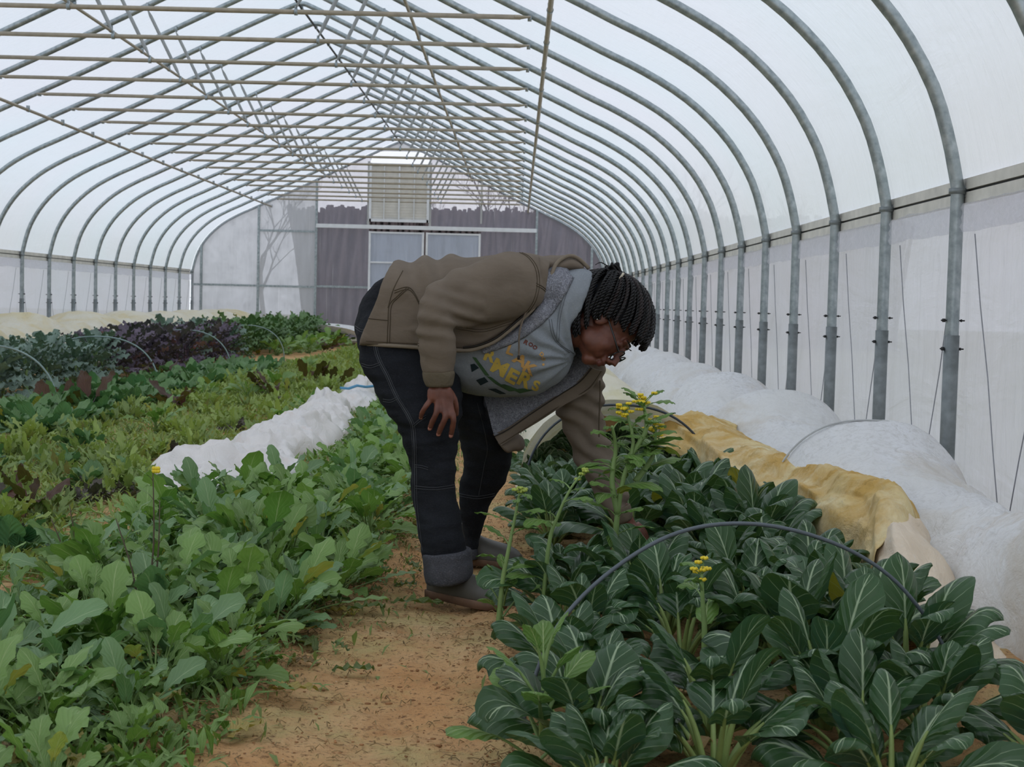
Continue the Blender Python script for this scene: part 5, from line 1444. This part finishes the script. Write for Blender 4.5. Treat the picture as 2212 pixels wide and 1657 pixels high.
def braid(gg, path, r=.0042, pitch=.0125, n=90):
    S_ = spline(path, n); L = sum((S_[i+1]-S_[i]).length for i in range(n-1)); ph0 = rb.uniform(0, 6); acc = 0
    T = [(S_[min(i+1, n-1)]-S_[max(i-1, 0)]).normalized() for i in range(n)]
    nx = T[0].orthogonal().normalized(); A = []; B = []; rs = []
    for i in range(n):
        if i: acc += (S_[i]-S_[i-1]).length
        nx = (nx-T[i]*nx.dot(T[i])).normalized(); ny = T[i].cross(nx); a = ph0+2*pi*acc/pitch/2
        e = 1.0 if i < n-8 else lerp(1, .55, (i-n+8)/8)
        o_ = (nx*cos(a)+ny*sin(a))*r*.72*e; A.append(S_[i]+o_); B.append(S_[i]-o_); rs.append(r*.86*e)
    gg.tube(A, rs, 5); gg.tube(B, rs, 5)
for side in (1, -1):
    for k, e in enumerate(ends):
        if side < 0 and k % 2: continue
        EPT = V((e.x*side, e.y, e.z))+V((0, rb.uniform(-.008, .008), rb.uniform(-.010, .006)))
        e = (EPT-V(HC0)); e = V((e.x/HE[0], e.y/HE[1], e.z/HE[2])).normalized()
        pts = []
        for i in range(9):
            t = i/8; v = (bd*(sin((1-t)*1.5)+.0)+e*sin(t*1.5)); lift = .010*sin(pi*t)+rb.uniform(-.002, .004)+(.0 if k % 2 else .007)
            # sweep over the crown instead of straight through
            v = v.normalized()+V((0, 0, .35*sin(pi*t)*(1 if k < 40 else .3))); pts.append(H(*hs(v, lift)))
        dl_ = H(*EPT)-pts[-1]; pts = [p_+dl_*(i_/8)**2 for i_, p_ in enumerate(pts)]
        tail = pts[-1]-pts[-2]
        L_ = rb.uniform(.1, .6) if k > 30 else rb.uniform(.0, .15)
        inward = (H(0, 0, 0)-pts[-1]).normalized()
        pts.append(pts[-1]+tail*L_+inward*.006+V((0, 0, -.010))); 
        braid(gB if rb.random() < .14 else g, pts, rb.uniform(.0038, .0048))
hm = g.mesh('braids', HAIRM); hair = pobj('hair', hm, label='black rope twist braids tied at the crown')
link('brown_braids', gB.mesh('brown_braids', HAIRB), hair, label='dark brown braids')
gc.ball(H(*HC0), (HE[0]*.96, HE[1]*.97, HE[2]*.97), 32, 20, HM)
# keep only the part behind the hairline
gc2 = Geo(); keep = []
for f in gc.f:
    c = sum((V(gc.v[i]) for i in f), V((0, 0, 0)))/len(f); q = HM.transposed() @ (c-HP)
    if q.y < -.01+.85*(q.z-.01) and q.z > -.085 and not (q.z < -.05 and q.y > -.03): keep.append(f)
gc2.v = gc.v
for f in keep: gc2.face(f)
link('hair_base', gc2.mesh('hair_base', HAIRM), hair)
# bun
g = Geo(); bc = S(1320, 597, 4.78)
for k in range(15):
    a = k*2.4; o_ = V((cos(a), sin(a)*.8, sin(a*1.7)))*.026; up_ = V((-.05, 0, 1)).normalized()
    P = [bc+o_*.4+V((.02, 0, 0)), bc+o_*1.0+up_*.008, bc+o_*.9+up_*.020, bc-o_*.2+up_*.026, bc-o_*.9+up_*.016, bc-o_*.5+V((.02, 0, 0))]
    S2 = spline(P, 16); g.tube(S2, .0048, 6)
for dx, dy in ((-58, -12), (-50, -8)):
    g.tube(spline([bc+V((0, 0, .035)), S(1312, 574, 4.78), S(1298, 569+dy*.2, 4.78), S(1286, 570-dy*.2, 4.78)], 14), [.0022-.0001*i for i in range(14)], 5)
link('bun', g.mesh('bun', HAIRM), hair)
g = Geo(); q = S(1342, 597, 4.735); g.tube([q+V((.006*cos(a), -.012*sin(a), .009*cos(a))) for a in [2*pi*i/12 for i in range(13)]], .0042, 6)
link('hair_tie', g.mesh('hair_tie', simple('cream_hair_tie', (200, 190, 172), .8)), hair, label='cream hair tie')
g = Geo(); g.ball(H(.083, -.016, -.030), .0032, 8, 6); pobj('earring', g.mesh('earring', simple('silver_stud', (210, 210, 210), .2, .9)), label='small silver stud earring')
